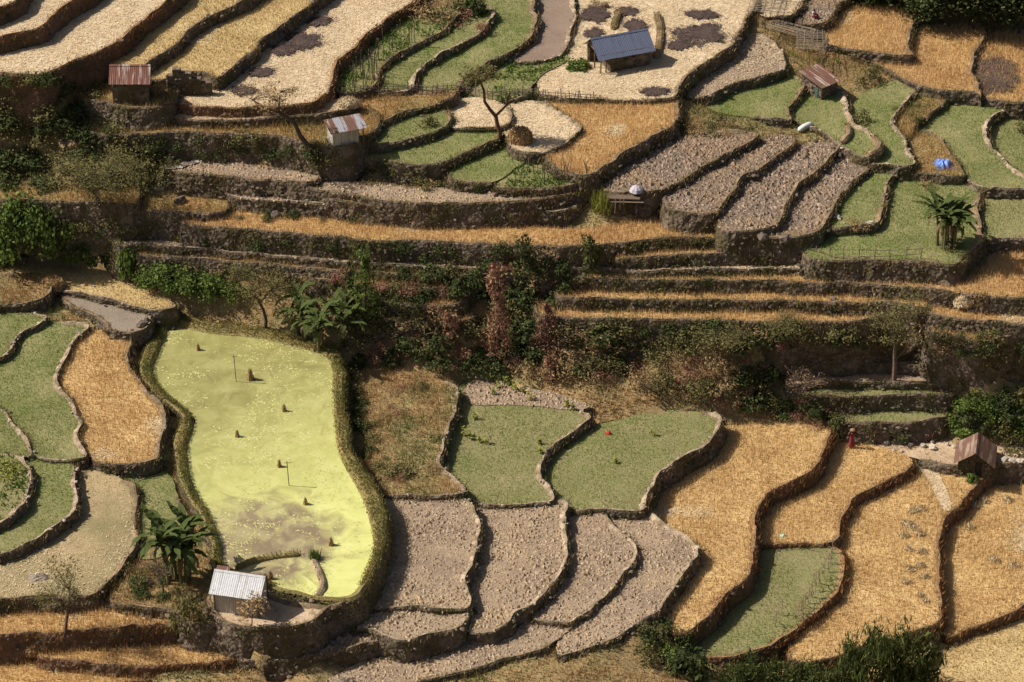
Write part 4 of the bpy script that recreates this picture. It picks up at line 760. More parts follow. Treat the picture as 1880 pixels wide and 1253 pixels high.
region('420,398 800,402 1060,400 1060,408 420,410', dict(dark=3, olive=2, dry=1), 12, (0.4, 0.65), 'along the wall under the clod strips', 36)
for k, (x, y, r, h, w) in enumerate([(20, 435, 2.0, 2.3, 'at the left edge'), (52, 425, 1.6, 2.0, 'second from the left edge'), (92, 448, 1.7, 2.4, 'with round crown left of small bananas'), (8, 470, 1.3, 1.2, 'low at the left edge'), (150, 467, 1.2, 1.1, 'below the small bananas'), (180, 478, 1.0, 1.0, 'left of the vine draped stump'),
                                     (205, 486, 0.6, 1.6, 'as a yellowish pillar by the path'), (243, 500, 0.8, 1.9, 'as a pointed cone above the stone edging'), (285, 508, 1.1, 0.9, 'right of the pointed cone'), (318, 520, 1.3, 1.1, 'in the middle of the vine thicket'), (352, 530, 1.3, 1.1, 'right in the vine thicket'), (392, 533, 1.2, 1.0, 'at the right end of the vine thicket'), (425, 540, 0.9, 0.8, 'beside the feathery tree above the pond')]):
    bush('vine', x, y, r*1.3, h*1.45, 'bright green vine covered bush '+w, 'vine covered bushes at left')
region('100,420 165,405 330,415 340,440 240,455 130,455', dict(dark=2, olive=2), 10, (0.6, 1.0), 'around the small bananas', 24)
region('280,480 480,500 640,530 640,545 500,530 300,505', dict(olive=2, dark=2, dry=2), 12, (0.5, 0.9), 'above the pond', 26)
region('620,500 780,500 880,505 880,560 760,600 640,600', dict(dark=3, olive=3, russet=2, dry=1), 34, (0.7, 1.3), 'in thicket left of the russet column', 22)
region('880,480 1040,480 1060,520 1000,600 900,620 880,560', dict(dark=3, olive=3, russet=1, dry=1), 30, (0.7, 1.4), 'in the thicket around the russet column', 22)
region('640,600 870,590 900,650 860,690 760,660 650,660', dict(dark=2, russet=3, olive=3, dry=2), 34, (0.6, 1.2), 'on the slope above the scrubby bank', 24)
region('900,620 1080,600 1140,640 1120,690 1000,700 900,680', dict(dark=3, russet=3, olive=3, dry=1), 32, (0.7, 1.4), 'in the hollow behind the green plots', 24)
region('1100,605 1300,605 1450,608 1640,605 1710,620 1650,630 1450,632 1250,650 1110,640', dict(dark=3, olive=4, dry=2, russet=1), 36, (0.7, 1.3), 'in thicket under the broad stubble strip', 22)
region('1120,660 1400,660 1420,740 1380,755 1200,715 1120,690', dict(dark=2, russet=3, olive=3, dry=3), 40, (0.6, 1.2), 'in the hollow behind the wheat terraces', 24)
region('1370,720 1500,735 1540,770 1500,790 1400,770', dict(dark=2, russet=3, dry=2), 13, (0.6, 1.0), 'at the head of the wheat terraces', 22)
region('1770,745 1890,720 1890,795 1800,800 1740,785', dict(vine=3, dark=3, olive=1), 18, (0.7, 1.3), 'in the thicket behind the gable hut', 24)
region('1590,785 1700,795 1720,805 1600,800', dict(dark=2, russet=1, olive=1), 6, (0.5, 0.9), 'behind the strewn rocks', 22)
region('640,660 665,660 672,760 690,860 660,800', dict(dark=3, olive=2), 9, (0.6, 1.0), 'along the right bank of the pond', 26)
region('690,690 800,700 810,800 790,890 700,890 680,800', dict(russet=3, olive=3, dry=2), 22, (0.4, 0.9), 'on the scrubby bank by the pond', 26, hk=(0.4, 0.7))
region('1190,1140 1270,1170 1300,1215 1260,1250 1160,1200', dict(dark=3, olive=3, vine=1), 12, (0.6, 1.1), 'below the first wheat terrace', 24)
region('215,1040 330,1050 330,1105 240,1100', dict(dark=3, olive=2), 8, (0.5, 0.9), 'in the weedy corner by the tin hut', 26)
region('1255,215 1330,215 1380,240 1300,262 1240,250', dict(olive=3, dry=2), 10, (0.4, 0.8), 'on waste ground by the clod terraces', 22)
region('1480,80 1600,110 1630,130 1560,130 1440,100', dict(olive=2, yellow=1, dry=1), 9, (0.4, 0.7), 'around the bamboo trellis', 22)
region('1640,200 1690,180 1720,190 1670,240', dict(olive=1, dark=1), 5, (0.4, 0.6), 'on the weedy wedge at upper right', 20)
region('1720,622 1890,625 1890,655 1800,650 1720,640', dict(dark=3, olive=2, dry=1), 16, (0.6, 1.0), 'under the lowest golden ledge', 24)
region('1760,470 1800,470 1800,500 1770,515', dict(dry=1, olive=1), 4, (0.4, 0.7), 'at the corner by the twig fence', 18)
for x, y, r, h, k, w in [(1600, 1262, 1.9, 3.6, 'bamboo', 'left of the two tall clumps at the bottom edge'), (1668, 1266, 2.0, 3.4, 'bamboo', 'right of the two tall clumps at the bottom edge'), (1560, 1265, 1.3, 3.0, 'bamboo', 'slim one at the left of the tall clumps'),
                         (1340, 1262, 1.2, 1.5, 'bamboo', 'leftmost of the low clumps at the bottom edge'), (1385, 1258, 1.3, 1.9, 'bamboo', 'second of the low clumps at the bottom edge'), (1430, 1262, 1.2, 1.6, 'bamboo', 'third of the low clumps at the bottom edge'), (1478, 1262, 1.3, 1.5, 'bamboo', 'fourth of the low clumps at the bottom edge'), (1520, 1268, 1.2, 1.4, 'bamboo', 'fifth of the low clumps at the bottom edge'),
                         (1262, 1235, 1.5, 1.8, 'dark', 'below the wheat terraces, the biggest one'), (345, 1150, 1.25, 2.3, 'olive', 'tall one left of the tin hut'), (1745, 455, 0.9, 0.7, 'olive', 'at the foot of the tall banana clump'), (1860, 828, 1.1, 1.3, 'olive', 'right of the gable hut'), (1062, 125, 0.9, 0.8, 'vine', 'left of the blue roofed house'),
                         (800, 35, 1.5, 1.4, 'dry', 'left one at the top end of the bean garden'), (845, 35, 1.4, 0.9, 'russet', 'at the head of the narrow green strip'), (862, 22, 1.6, 1.6, 'dark', 'at the top end of the curving green field'), (885, 55, 0.6, 0.8, 'russet', 'small one at the corner of the narrow green strip'), (785, 230, 0.9, 0.8, 'olive', 'on the short green strip beside the bamboo hut'),
                         (1583, 225, 0.7, 1.1, 'olive', 'upright in the winding green strip'), (1595, 150, 1.2, 1.2, 'olive', 'right of the rusty shed'), (1537, 800, 0.8, 1.6, 'olive', 'at the corner beside the standing person'), (1797, 555, 0.6, 1.2, 'dry', 'upright at the right of the top stubble strip'), (770, 25, 1.2, 1.0, 'dry', 'at the top corner of the long straw terrace'),
                         (1575, 415, 0.9, 0.6, 'dry', 'below the green strip beside the dark clod terraces'), (1700, 345, 0.6, 0.8, 'dry', 'behind the tall banana clump'), (735, 870, 1.2, 0.9, 'olive', 'roundest one on the scrubby bank'), (1785, 885, 0.5, 0.6, 'vine', 'before the door of the gable hut'), (1880, 240, 0.8, 0.9, 'olive', 'at the right edge in the green field'), (12, 872, 0.9, 0.6, 'yellow', 'leftmost in the bright vegetable corner'), (32, 868, 0.8, 0.6, 'yellow', 'right one in the bright vegetable corner'), (18, 852, 0.8, 0.5, 'yellow', 'farther one in the bright vegetable corner')]:
    bush(k, x, y, r, h, LOOK[k]+' '+w, 'single bushes among the terraces')
# creeper columns: dead trunks wrapped in climbers
def column(px, py, h, r, kind, label):
    p = at(px, py); o = empty('creeper_column', (p.x, p.y, p.z-0.2), 0, label, 'creeper')
    n = int(900*h/4); t = RNG.uniform(0, 1, n); a = RNG.uniform(0, 6.28, n); rr = r*(0.3+1.1*vnoise(t*5, t*0+px, 8))*(0.5+1.0*vnoise(t*4, a*1.2, 9))*(1.3-0.6*t)*RNG.uniform(0.6, 1.1, n)
    bx = np.sin(t*3)*0.25+0.35*(vnoise(t*4, t*0+py, 10)-0.5); C = np.c_[bx+rr*np.cos(a), rr*np.sin(a), t*h]; N = np.c_[np.cos(a), np.sin(a), 0.3*np.ones(n)]
    link('creeper', mesh_np('creeper', *leaves(C, N, 0.2, 0.1, 0.8), [M['f_'+kind]]), o)
    MB().tube([(0, 0, 0), (math.sin(1.5)*0.25, 0, h*0.5), (math.sin(3)*0.25, 0, h*1.02)], [0.16, 0.12, 0.06], 6).build('trunk', M['bark'], o)
column(912, 655, 9.0, 0.75, 'russet', 'tall russet creeper column in the central thicket')
column(668, 585, 7.0, 0.8, 'vine', 'tall green creeper column right of the banana plants')
column(640, 560, 3.4, 1.0, 'dark', 'short dark creeper mound left of the green column')
column(958, 520, 4.6, 0.8, 'dark', 'dark green creeper column above the russet one')
column(1000, 625, 3.8, 0.7, 'russet', 'short russet creeper right of the tall russet column')
column(822, 625, 2.8, 0.8, 'russet', 'short russet creeper left of the tall russet column')
column(1080, 500, 3.6, 0.8, 'bamboo', 'leaning pale green creeper on the middle wall')
column(1008, 700, 2.6, 0.6, 'russet', 'small russet creeper behind the first green plot')

# ---------------------------------------------------------------- trees
def tree(name, px, py, h, spread, label, lean=(0, 0), leaf='f_olive', nleaf=2500, bark='bark', lsize=(0.12, 0.05), forks=4, levels=3, r0=0.16, start=0.35, flat=0.5, tip=0.55, bend=0.25, clump=None):
    p = at(px, py); o = empty(name, (p.x, p.y, p.z-0.15), 0, label, 'tree'); mb = MB(); tips = []
    def grow(base, d, L, r, lev):
        pts = [base]; cur = Vector(base); dd = Vector(d)
        for s in range(4):
            dd = (dd+Vector(RNG.normal(0, bend*0.5, 3))).normalized(); cur = cur+dd*L/4; pts.append(cur.copy())
        mb.tube(pts, [r*(1-0.12*i) for i in range(5)], 6 if lev == 0 else 4, False)
        if lev >= levels: tips.append((pts[3], pts[4])); return
        if lev >= 1: tips.append((pts[3], pts[4]))
        for k in range(forks):
            t = start+(1-start)*RNG.uniform(0.3, 1) if lev == 0 else RNG.uniform(0.35, 1); i = min(3, int(t*4)); q = pts[i].lerp(pts[i+1], t*4-i if t*4-i <= 1 else 1)
            a = 6.28*k/forks+RNG.uniform(-.5, .5); e = Vector((math.cos(a), math.sin(a), RNG.uniform(0.1, 0.8)))
            nd = (dd*RNG.uniform(0.3, 0.8)+e*RNG.uniform(0.6, 1.1)).normalized(); nd.z *= 0.8
            grow(q, nd.normalized(), L*RNG.uniform(0.45, 0.65)*(spread if lev == 0 else 1), r*0.5, lev+1)
    d0 = Vector((lean[0], lean[1], 1)).normalized()
    grow(Vector((0, 0, 0)), d0, h*tip, r0, 0)
    mb.build('trunk', M[bark], o)
    if nleaf:
        k = RNG.integers(0, len(tips), nleaf); A = np.array([tuple(t[0]) for t in tips]); B = np.array([tuple(t[1]) for t in tips])
        C = A[k]+(B-A)[k]*RNG.uniform(0, 1.25, (nleaf, 1))+RNG.normal(0, (clump or h*0.055), (nleaf, 3))*[1, 1, flat]
        N = np.tile([0, 0, 1.0], (nleaf, 1))
        link('crown', mesh_np('crown', *leaves(C, N, lsize[0], lsize[1]), [M[leaf]]), o)
    return o
def tree_px(name, base, limbs, crowns, label, leaf, bark, lsize=(0.15, 0.06)):
    """a tree whose limbs (pixels beside and above its base, converted to metres) and leaf masses are given; branchlets fill the crown"""
    p = at(*base); k = FPX/(Vector(CAM)-p).length; ky = k*0.86; o = empty(name, (p.x, p.y, p.z-0.15), 0, label, 'tree'); mb = MB()
    def pt(x, y, d=0.0): return Vector(((x-base[0])/k, d, (base[1]-y)/ky+0.15))
    for pts, r0, r1 in limbs:
        q = [pt(*a) for a in pts]; n_ = len(q)
        mb.tube([v+Vector(RNG.normal(0, 0.03, 3)) for v in q], [r0+(r1-r0)*i/(n_-1) for i in range(n_)], 7, False)
    L, N_ = [], []
    for x, y, rx, ry, dep, n_ in crowns:
        c_ = pt(x, y); R_ = np.array([rx/k, dep, ry/ky]); src = min((pt(*a) for l_ in limbs for a in l_[0]), key=lambda v: (v-c_).length)
        cl = RNG.normal(0, 0.5, (16, 3)); cl /= np.maximum(1, np.linalg.norm(cl, axis=1))[:, None]
        for e in cl:
            t = c_+Vector(e*R_); m_ = src.lerp(t, 0.5)+Vector(RNG.normal(0, 0.12, 3)); mb.tube([src, m_, t], [r1*0.6, r1*0.4, 0.012], 4, False)
        kk = RNG.integers(0, 16, n_); L.append(np.array(c_)+cl[kk]*R_+RNG.normal(0, 0.24, (n_, 3))*R_); N_.append(np.tile([0, 0, 1.0], (n_, 1)))
    mb.build('trunk', M[bark], o)
    if L: link('crown', mesh_np('crown', *leaves(np.vstack(L), np.vstack(N_), *lsize), [M[leaf]]), o)
tree_px('lopped_tree', (916, 256), [([(916, 256), (917, 244), (912, 230), (910, 213)], .22, .17), ([(910, 213), (900, 204), (890, 190), (889, 172), (885, 158), (881, 148)], .17, .07), ([(911, 214), (919, 205), (930, 196), (933, 184), (936, 176)], .13, .08)],
        [(880, 142, 30, 12, 1.3, 1300), (858, 150, 14, 8, 0.8, 350), (905, 140, 14, 8, 0.8, 350)], 'lopped tree with reddish bark and small crown above the haystack', 'f_olive', 'bark_red', (0.17, 0.08))
tree_px('leaning_tree', (578, 290), [([(578, 290), (566, 268), (552, 250), (546, 232), (532, 218), (512, 208)], .26, .12), ([(520, 212), (490, 200), (470, 188)], .1, .05), ([(516, 210), (518, 190), (520, 175)], .08, .04)],
        [(490, 180, 42, 17, 1.6, 1000), (545, 172, 14, 8, 0.8, 160), (515, 190, 25, 10, 1.2, 320)], 'leaning dark trunked tree with pale thin crown by the bamboo hut', 'f_dry', 'bark', (0.15, 0.07))
tree_px('spreading_tree', (186, 386), [([(186, 386), (182, 368), (172, 352)], .2, .13), ([(172, 352), (150, 335), (120, 318)], .1, .05), ([(176, 358), (200, 330), (240, 312)], .1, .05)],
        [(150, 318, 62, 28, 2.4, 2600), (230, 318, 55, 26, 2.2, 2200), (190, 345, 45, 16, 1.8, 1000)], 'wide spreading feathery tree on the left slope', 'f_olive', 'bark')
tree_px('feathery_tree', (486, 606), [([(486, 606), (490, 588), (486, 570), (478, 552)], .17, .11), ([(478, 552), (460, 535), (440, 520)], .09, .04), ([(480, 556), (500, 535), (515, 515)], .08, .04)],
        [(478, 520, 45, 26, 1.9, 1900), (450, 500, 26, 16, 1.3, 700), (515, 530, 22, 16, 1.1, 500)], 'feathery dark tree standing above the pond', 'f_olive', 'bark')
tree_px('thin_tree', (1640, 700), [([(1640, 700), (1641, 672), (1638, 650), (1636, 630)], .22, .13), ([(1636, 632), (1625, 600), (1612, 575)], .1, .04), ([(1637, 636), (1652, 605), (1660, 575)], .1, .04), ([(1640, 660), (1655, 645), (1662, 622)], .07, .03)],
        [(1640, 562, 48, 24, 2.0, 2000), (1640, 612, 40, 18, 1.6, 900), (1612, 590, 26, 14, 1.2, 450)], 'tall thin feathery tree on the brown terraces', 'f_olive', 'twig')
tree_px('small_tree', (120, 1166), [([(120, 1166), (124, 1145), (128, 1125), (130, 1112)], .13, .09), ([(130, 1114), (134, 1095), (136, 1080)], .08, .03), ([(128, 1122), (118, 1108), (116, 1098)], .06, .03)],
        [(128, 1052, 38, 24, 1.5, 1100), (100, 1085, 30, 14, 1.2, 750), (140, 1085, 16, 10, .8, 200)], 'small tree with pinkish trunk at the bottom left', 'f_olive', 'bark_red', (0.13, 0.05))
tree('sapling', 461, 1152, 3.1, 0.6, 'sapling with reddish brown leaves in front of the tin hut', (0.05, 0), 'f_dry', 620, 'twig', forks=5, levels=1, r0=0.05, start=0.1, lsize=(0.17, 0.09), flat=1, clump=0.28, tip=0.85)
tree('bare_bush_tree', 300, 1090, 3.4, 1.2, 'bare twiggy bush beside the big banana clump', (-0.1, 0), 'f_dry', 160, 'twig', forks=6, levels=3, r0=0.09, start=0.05, lsize=(0.12, 0.04))
tree('bare_tree', 1462, 735, 4.6, 1.1, 'bare forked tree left of the brown terraces', (0.1, 0), 'f_dry', 350, 'twig', forks=5, levels=3, r0=0.1, start=0.15, lsize=(0.12, 0.04))
tree('bare_tree', 1690, 752, 2.8, 1.0, 'small bare tree on the lowest brown terrace', (0.05, 0), 'f_dry', 0, 'twig', forks=5, levels=2, r0=0.06, start=0.2)
tree('bare_tree', 783, 655, 4.2, 0.7, 'thin bare sapling on the slope above the scrubby bank', (0, 0), 'f_dry', 0, 'twig', forks=4, levels=2, r0=0.06, start=0.4)
tree('bare_tree', 1010, 665, 5.0, 0.9, 'dark bare tree in the hollow behind the green plots', (0.2, 0), 'f_dry', 250, 'bark', forks=4, levels=2, r0=0.1, start=0.3, lsize=(0.12, 0.05))
tree('bare_tree', 1215, 725, 3.6, 0.7, 'leaning bare tree behind the centre right green plot', (-0.7, 0), 'f_dry', 0, 'bark', forks=3, levels=2, r0=0.09, start=0.4)
tree('pale_tree', 1430, 655, 4.6, 1.2, 'pale olive tree in the thicket under the stubble strips', (0.1, 0), 'f_olive', 2800, 'twig', forks=6, levels=2, r0=0.13, start=0.2, lsize=(0.15, 0.06), flat=0.5, clump=0.45)
tree('pale_tree', 1320, 660, 4.0, 1.2, 'brownish thin tree in the thicket left of the pale olive one', (0.1, 0), 'f_olive', 2000, 'twig', forks=6, levels=2, r0=0.12, start=0.2, lsize=(0.15, 0.06), flat=0.5, clump=0.4)
for k, (x, y, h) in enumerate([(1600, 8, 5), (1650, 16, 6), (1705, 44, 7), (1742, 50, 8), (1786, 55, 8), (1830, 62, 8), (1870, 64, 8), (1720, 15, 9), (1770, 18, 9), (1820, 22, 9), (1868, 25, 9), (1570, -5, 6), (1625, -10, 7), (1675, 2, 8), (1905, 60, 8)]):
    tree('forest_tree', x, y, h, 1.0, '%s dark leafy tree from the left in the forest at top right' % ORD[k], (RNG.uniform(-.1, .1), 0), 'f_dark', 3400, forks=6, levels=2, r0=0.16, start=0.05, lsize=(0.32, 0.18), flat=0.9, clump=0.75)['group'] = 'forest at top right'
# ---------------------------------------------------------------- banana plants
def leaf_mesh(L, W, bend, seed, fold=0.25):
    rr = random.Random(seed); n = 14; V = []; Fc = []
    for i in range(n+1):
        t = i/n; x = L*(math.sin(bend*t)/bend); z = L*((1-math.cos(bend*t))/bend)*-1.0
        w = W*0.5*(math.sin(math.pi*min(1, 0.06+t*0.96))**0.55)
        for sgn in (-1, 0, 1):
            ww = w*((0.4 if rr.random() < 0.22 else rr.uniform(0.75, 1.08)) if sgn else 0); V.append((x, sgn*ww, z+(fold*w if sgn else 0)+rr.uniform(-.02, .02)))
        if i: b_ = 3*(i-1); Fc += [(b_, b_+1, b_+4, b_+3), (b_+1, b_+2, b_+5, b_+4)]
    me = bpy.data.meshes.new('leaf'); me.from_pydata(V, [], Fc); me.materials.append(M['f_green']); return me
LEAF = [leaf_mesh(1.0, 0.19, bnd, k) for k, bnd in enumerate((0.9, 1.3, 1.7, 2.1))]
M['bstem'] = m_plain('banana_stem', (0.13, 0.11, 0.05), 0.7, var=0.4, s=4)
M['f_dead'] = m_blade('dead_banana_leaf', [(0.14, 0.09, 0.05), (0.24, 0.16, 0.09)], None, transl=0.2)
DEAD = [leaf_mesh(1.0, 0.16, 2.6, 30+k) for k in range(2)]
for d_ in DEAD: d_.materials.clear(); d_.materials.append(M['f_dead'])
def banana(px, py, n, h, L, spread, label, group='banana clumps'):
    p = at(px, py); o = empty('banana_clump', (p.x, p.y, p.z-0.1), 0, label, 'banana plant', group)
    for k in range(n):
        a = 6.28*k/n+RNG.uniform(-.4, .4); rr = spread*(0.3+0.7*RNG.random()) if n > 1 else 0; bx, by = rr*math.cos(a), rr*math.sin(a)*0.8
        hh = h*RNG.uniform(0.6, 1.0); tx, ty = bx*1.35, by*1.35
        st = MB().tube([(bx, by, 0), (bx*1.1, by*1.1, hh*0.5), (tx, ty, hh)], [0.16, 0.12, 0.07], 7).build('stem', M['bstem'], o)
        m_ = int(RNG.integers(7, 10))
        for q in range(m_):
            lf = link('leaf', LEAF[RNG.integers(0, 4)], o, (tx, ty, hh-RNG.uniform(0, 0.15)))
            s_ = L*RNG.uniform(0.7, 1.1); lf.scale = (s_, s_*1.15, s_); up = RNG.uniform(0.55, 1.3) if q else 1.4
            lf.rotation_euler = (RNG.uniform(-.4, .4), -up, 6.28*q/m_+RNG.uniform(-.4, .4))
        for q in range(5):
            lf = link('dead_leaf', DEAD[q % 2], o, (tx, ty, hh-0.2)); s_ = L*0.6; lf.scale = (s_, s_, s_); lf.rotation_euler = (0, -0.2, RNG.uniform(0, 6.28))
banana(338, 1066, 8, 4.0, 3.0, 1.2, 'big dark banana clump left of the tin hut')
banana(588, 624, 10, 3.0, 2.4, 2.2, 'sunlit banana clump at the upper end of the pond')
banana(1738, 452, 7, 3.6, 2.7, 0.9, 'tall banana clump with drooping leaves in the green field')
banana(170, 445, 2, 1.6, 1.3, 0.6, 'small ragged bananas above the vine thicket')
banana(1683, 45, 2, 2.6, 1.8, 0.4, 'pale banana plant at the edge of the forest')
# ---------------------------------------------------------------- huts
M['zinc'] = m_sheet('bright_zinc', (0.52, 0.52, 0.53), (0.4, 0.38, 0.35), 0.42, 0.6, 0.0)
M['rust'] = m_sheet('rusty_iron', (0.42, 0.35, 0.3), (0.17, 0.072, 0.05), 0.58, 0.7, 0.1)
M['rust2'] = m_sheet('deep_rust_iron', (0.27, 0.2, 0.155), (0.14, 0.075, 0.052), 0.56, 0.7, 0.1)
M['blue'] = m_sheet('blue_grey_iron', (0.17, 0.19, 0.26), (0.12, 0.135, 0.19), 0.45, 0.35, 0.25)
M['tinwall'] = m_sheet('dull_tin_wall', (0.45, 0.42, 0.37), (0.34, 0.29, 0.23), 0.45, 0.6, 0.15)
M['mix'] = m_sheet('patched_iron', (0.33, 0.33, 0.36), (0.2, 0.09, 0.07), 0.47, 0.5, 0.2)
M['wood'] = m_plain('weathered_wood', (0.13, 0.09, 0.06), 0.9, var=0.4, s=6)
M['bamboo'] = m_plain('dry_bamboo', (0.34, 0.27, 0.19), 0.75, var=0.35, s=6)
M['bambood'] = m_plain('grey_bamboo', (0.2, 0.15, 0.11), 0.85, var=0.4, s=6)
M['white'] = m_plain('whitewashed_bamboo', (0.5, 0.47, 0.42), 0.85, var=0.25, s=6)
M['hole'] = m_plain('dark_interior', (0.03, 0.022, 0.018), 1.0, var=0.3)
def corr(name, mat, parent, p00, ux, uy, L, W, wave=0.16, amp=0.01):
    """one corrugated sheet: ridges run along uy; corner p00, L along ux, W along uy"""
    ux, uy = Vector(ux).normalized(), Vector(uy).normalized(); nn = ux.cross(uy); n = max(4, int(L/wave*6)); V = []; Fc = []
    for i in range(n+1):
        x = L*i/n; z = amp*math.sin(2*math.pi*x/wave)
        for y in (0, W): V.append(Vector(p00)+ux*x+uy*y+nn*z)
    for i in range(n): Fc.append((2*i, 2*i+2, 2*i+3, 2*i+1))
    me = bpy.data.meshes.new(name); me.from_pydata([tuple(v) for v in V], [], Fc); me.materials.append(mat)
    for q_ in me.polygons: q_.use_smooth = True
    return link(name, me, parent)
def stone_wall(parent, x0, x1, y0, y1, z0, z1, name='wall', dens=9):
    o = MB().box(x0, x1, y0, y1, z0, z1, 0.02).build(name, M['wall'], parent); n = int(dens*((x1-x0)+(y1-y0))*(z1-z0))
    f_ = RNG.integers(0, 2, n); X = RNG.uniform(x0, x1, n); Y = RNG.uniform(y0, y1, n)
    if x1-x0 > y1-y0: Y = np.where(f_, y0, y1)
    else: X = np.where(f_, x0, x1)
    v, f2 = lumps(np.c_[X, Y, RNG.uniform(z0, z1, n)], RNG.uniform(0.08, 0.17, n), ICO)
    link('stones', mesh_np('stones', v, f2, [M['stone_b']]), o, kind='stuff'); return o
def gable(name, px, py, rz, L, W, H, rise, label, roof, oh=0.3, kind='stone', swap=False, back=None, sheets=4):
    """L along the ridge (local x), W across; origin at the near left ground corner"""
    p = at(px, py); o = empty(name, (p.x, p.y, p.z), rz, label, 'hut')
    T = (lambda a, b, c: (b, a, c)) if swap else (lambda a, b, c: (a, b, c))
    if not swap: r = (L, W)
    else: r = (W, L)
    X, Y = r; z0 = -0.4
    if kind == 'stone':
        stone_wall(o, 0, X, 0, 0.25, z0, H); stone_wall(o, 0, X, Y-0.25, Y, z0, H); stone_wall(o, 0, 0.25, 0.25, Y-0.25, z0, H); stone_wall(o, X-0.25, X, 0.25, Y-0.25, z0, H)
    elif kind == 'tin':
        for k in range(4): corr('wall_panel', M['tinwall'], o, (X*k/4, 0.02*(k % 2), z0), (1, 0, 0), (0, 0, 1), X/4+0.04, H-z0, 0.16)
        for k in range(3): corr('wall_panel', M['tinwall'], o, (X, Y*k/3, z0), (0, 1, 0), (0, 0, 1), Y/3+0.03, H-z0, 0.16)
        for k in range(3): corr('wall_panel', M['tinwall'], o, (0, Y*k/3, z0), (0, 1, 0), (0, 0, 1), Y/3+0.03, H-z0, 0.16)
        for k in range(4): corr('wall_panel', M['tinwall'], o, (X*k/4, Y, z0), (1, 0, 0), (0, 0, 1), X/4+0.04, H-z0, 0.16)
        for x_, y_ in ((-.03, -.03), (X+.03, -.03), (X+.03, Y+.03), (-.03, Y+.03)): MB().box(x_-.05, x_+.05, y_-.05, y_+.05, z0, H+0.02).build('corner_post', M['wood'], o)
    elif kind == 'open':
        stone_wall(o, X*0.2, X, 0, 0.25, z0, H); stone_wall(o, 0, X, Y-0.25, Y, z0, H); stone_wall(o, X-0.25, X, 0.25, Y-0.25, z0, H); stone_wall(o, X*0.2, X*0.2+0.25, 0.25, Y-0.25, z0, H)
        for x_, y_ in ((0.08, 0.08), (0.08, Y*0.5), (0.08, Y-0.35), (X*0.12, 0.08)): MB().tube([(x_, y_, z0), (x_+0.02, y_, H+0.05)], 0.06, 6).build('post', M['wood'], o)
        MB().box(0, X, 0.03, 0.13, H, H+0.1).build('beam', M['wood'], o)
    a0, a1 = -oh, L+oh; mid = W/2
    for x_ in (0.02, L-0.14):                                                    # gable triangles
        V = [T(x_+t, yy, zz) for t in (0, 0.12) for yy, zz in ((0.05, H), (W-0.05, H), (mid, H+rise-0.04))]
        MB().add(V, [(0, 2, 1), (3, 4, 5), (0, 1, 4, 3), (1, 2, 5, 4), (2, 0, 3, 5)]).build('gable', M['tinwall'] if kind == 'tin' else M['wall'], o)
    sl = rise/mid; ys = -oh; zs = H-oh*sl+0.05; top = H+rise+0.05; sw = (a1-a0)/sheets
    Ls = math.hypot(mid+oh, top-zs)
    for k in range(sheets):
        lift = 0.012*(k % 2)
        corr('roof_sheet', roof, o, T(a0+sw*k, ys, zs+lift), T(1, 0, 0), T(0, mid+oh, top-zs), sw+0.05, Ls+0.02*(k % 2))
        corr('roof_sheet', back or roof, o, T(a0+sw*k, W+oh, zs+lift), T(1, 0, 0), T(0, -(mid+oh), top-zs), sw+0.05, Ls)
    V = [T(x_, mid+dy, top+dz) for x_ in (a0, a1) for dy, dz in ((-0.14, -0.06), (0, 0.05), (0.14, -0.06))]
    MB().add(V, [(0, 1, 4, 3), (1, 2, 5, 4)]).build('ridge_cap', roof, o)
    return o
h1 = gable('tin_hut', 396, 1123, R(-13), 3.15, 2.4, 1.95, 0.85, 'bright zinc roofed tin hut at the corner of the pond', M['zinc'], 0.32, 'tin', back=M['rust2'])
corr('roof_patch', M['rust2'], h1, (-0.2, 1.18, 2.86), (1, 0, 0), (0, 0.9, 0.35), 1.0, 0.4)
h2 = gable('gable_hut', 1757, 873, R(-12), 2.4, 2.6, 1.55, 0.95, 'small stone hut with rust red gable roof at right', M['rust2'], 0.38, 'stone', swap=True)
MB().box(1.35, 1.95, -0.04, 0.1, -0.05, 1.45).build('doorway', M['hole'], h2); MB().box(1.27, 1.35, -0.07, 0.08, -0.05, 1.5).build('door_post', M['wood'], h2); MB().box(1.95, 2.03, -0.07, 0.08, -0.05, 1.5).build('door_post', M['wood'], h2)
h3 = gable('blue_roofed_house', 1102, 137, R(22), 4.9, 3.0, 1.75, 1.15, 'stone house with a blue grey iron roof and open porch', M['blue'], 0.35, 'open', sheets=6)
h4 = gable('rusty_hut', 208, 192, R(0), 3.05, 2.3, 2.15, 1.0, 'stone hut with streaked rusty roof at upper left', M['rust'], 0.22, 'stone', sheets=5)
# lean-to bamboo hut
p = at(612, 273); h5 = empty('bamboo_hut', (p.x, p.y, p.z), R(22), 'little whitewashed bamboo hut with patched lean-to roof', 'hut')
for k in range(9): MB().box(-0.02, 0.04, 1.5*k/9, 1.5*(k+1)/9-0.015, -0.3, 1.55+0.04*k).build('lath', M['white'], h5)
for z_ in (0.3, 0.8, 1.3): MB().tube([(-0.05, 0, z_), (-0.05, 1.5, z_+0.04)], 0.025, 5).build('cross_lath', M['bamboo'], h5)
for k in range(3): MB().box(2.3*k/3+0.01, 2.3*(k+1)/3-0.01, -0.03, 0.03, -0.3, 1.5, 0.008).build('wall_panel', M['tinwall'], h5)
MB().box(2.25, 2.31, 0.05, 1.45, -0.3, 1.6).build('side_panel', M['tinwall'], h5); MB().box(0.0, 2.3, 1.47, 1.53, -0.3, 1.85).build('back_panel', M['white'], h5)
for x_, y_ in ((2.75, 0.1), (2.75, 1.4)): MB().tube([(x_, y_, -0.3), (x_, y_, 1.7+0.1*y_)], 0.05, 6).build('post', M['wood'], h5)
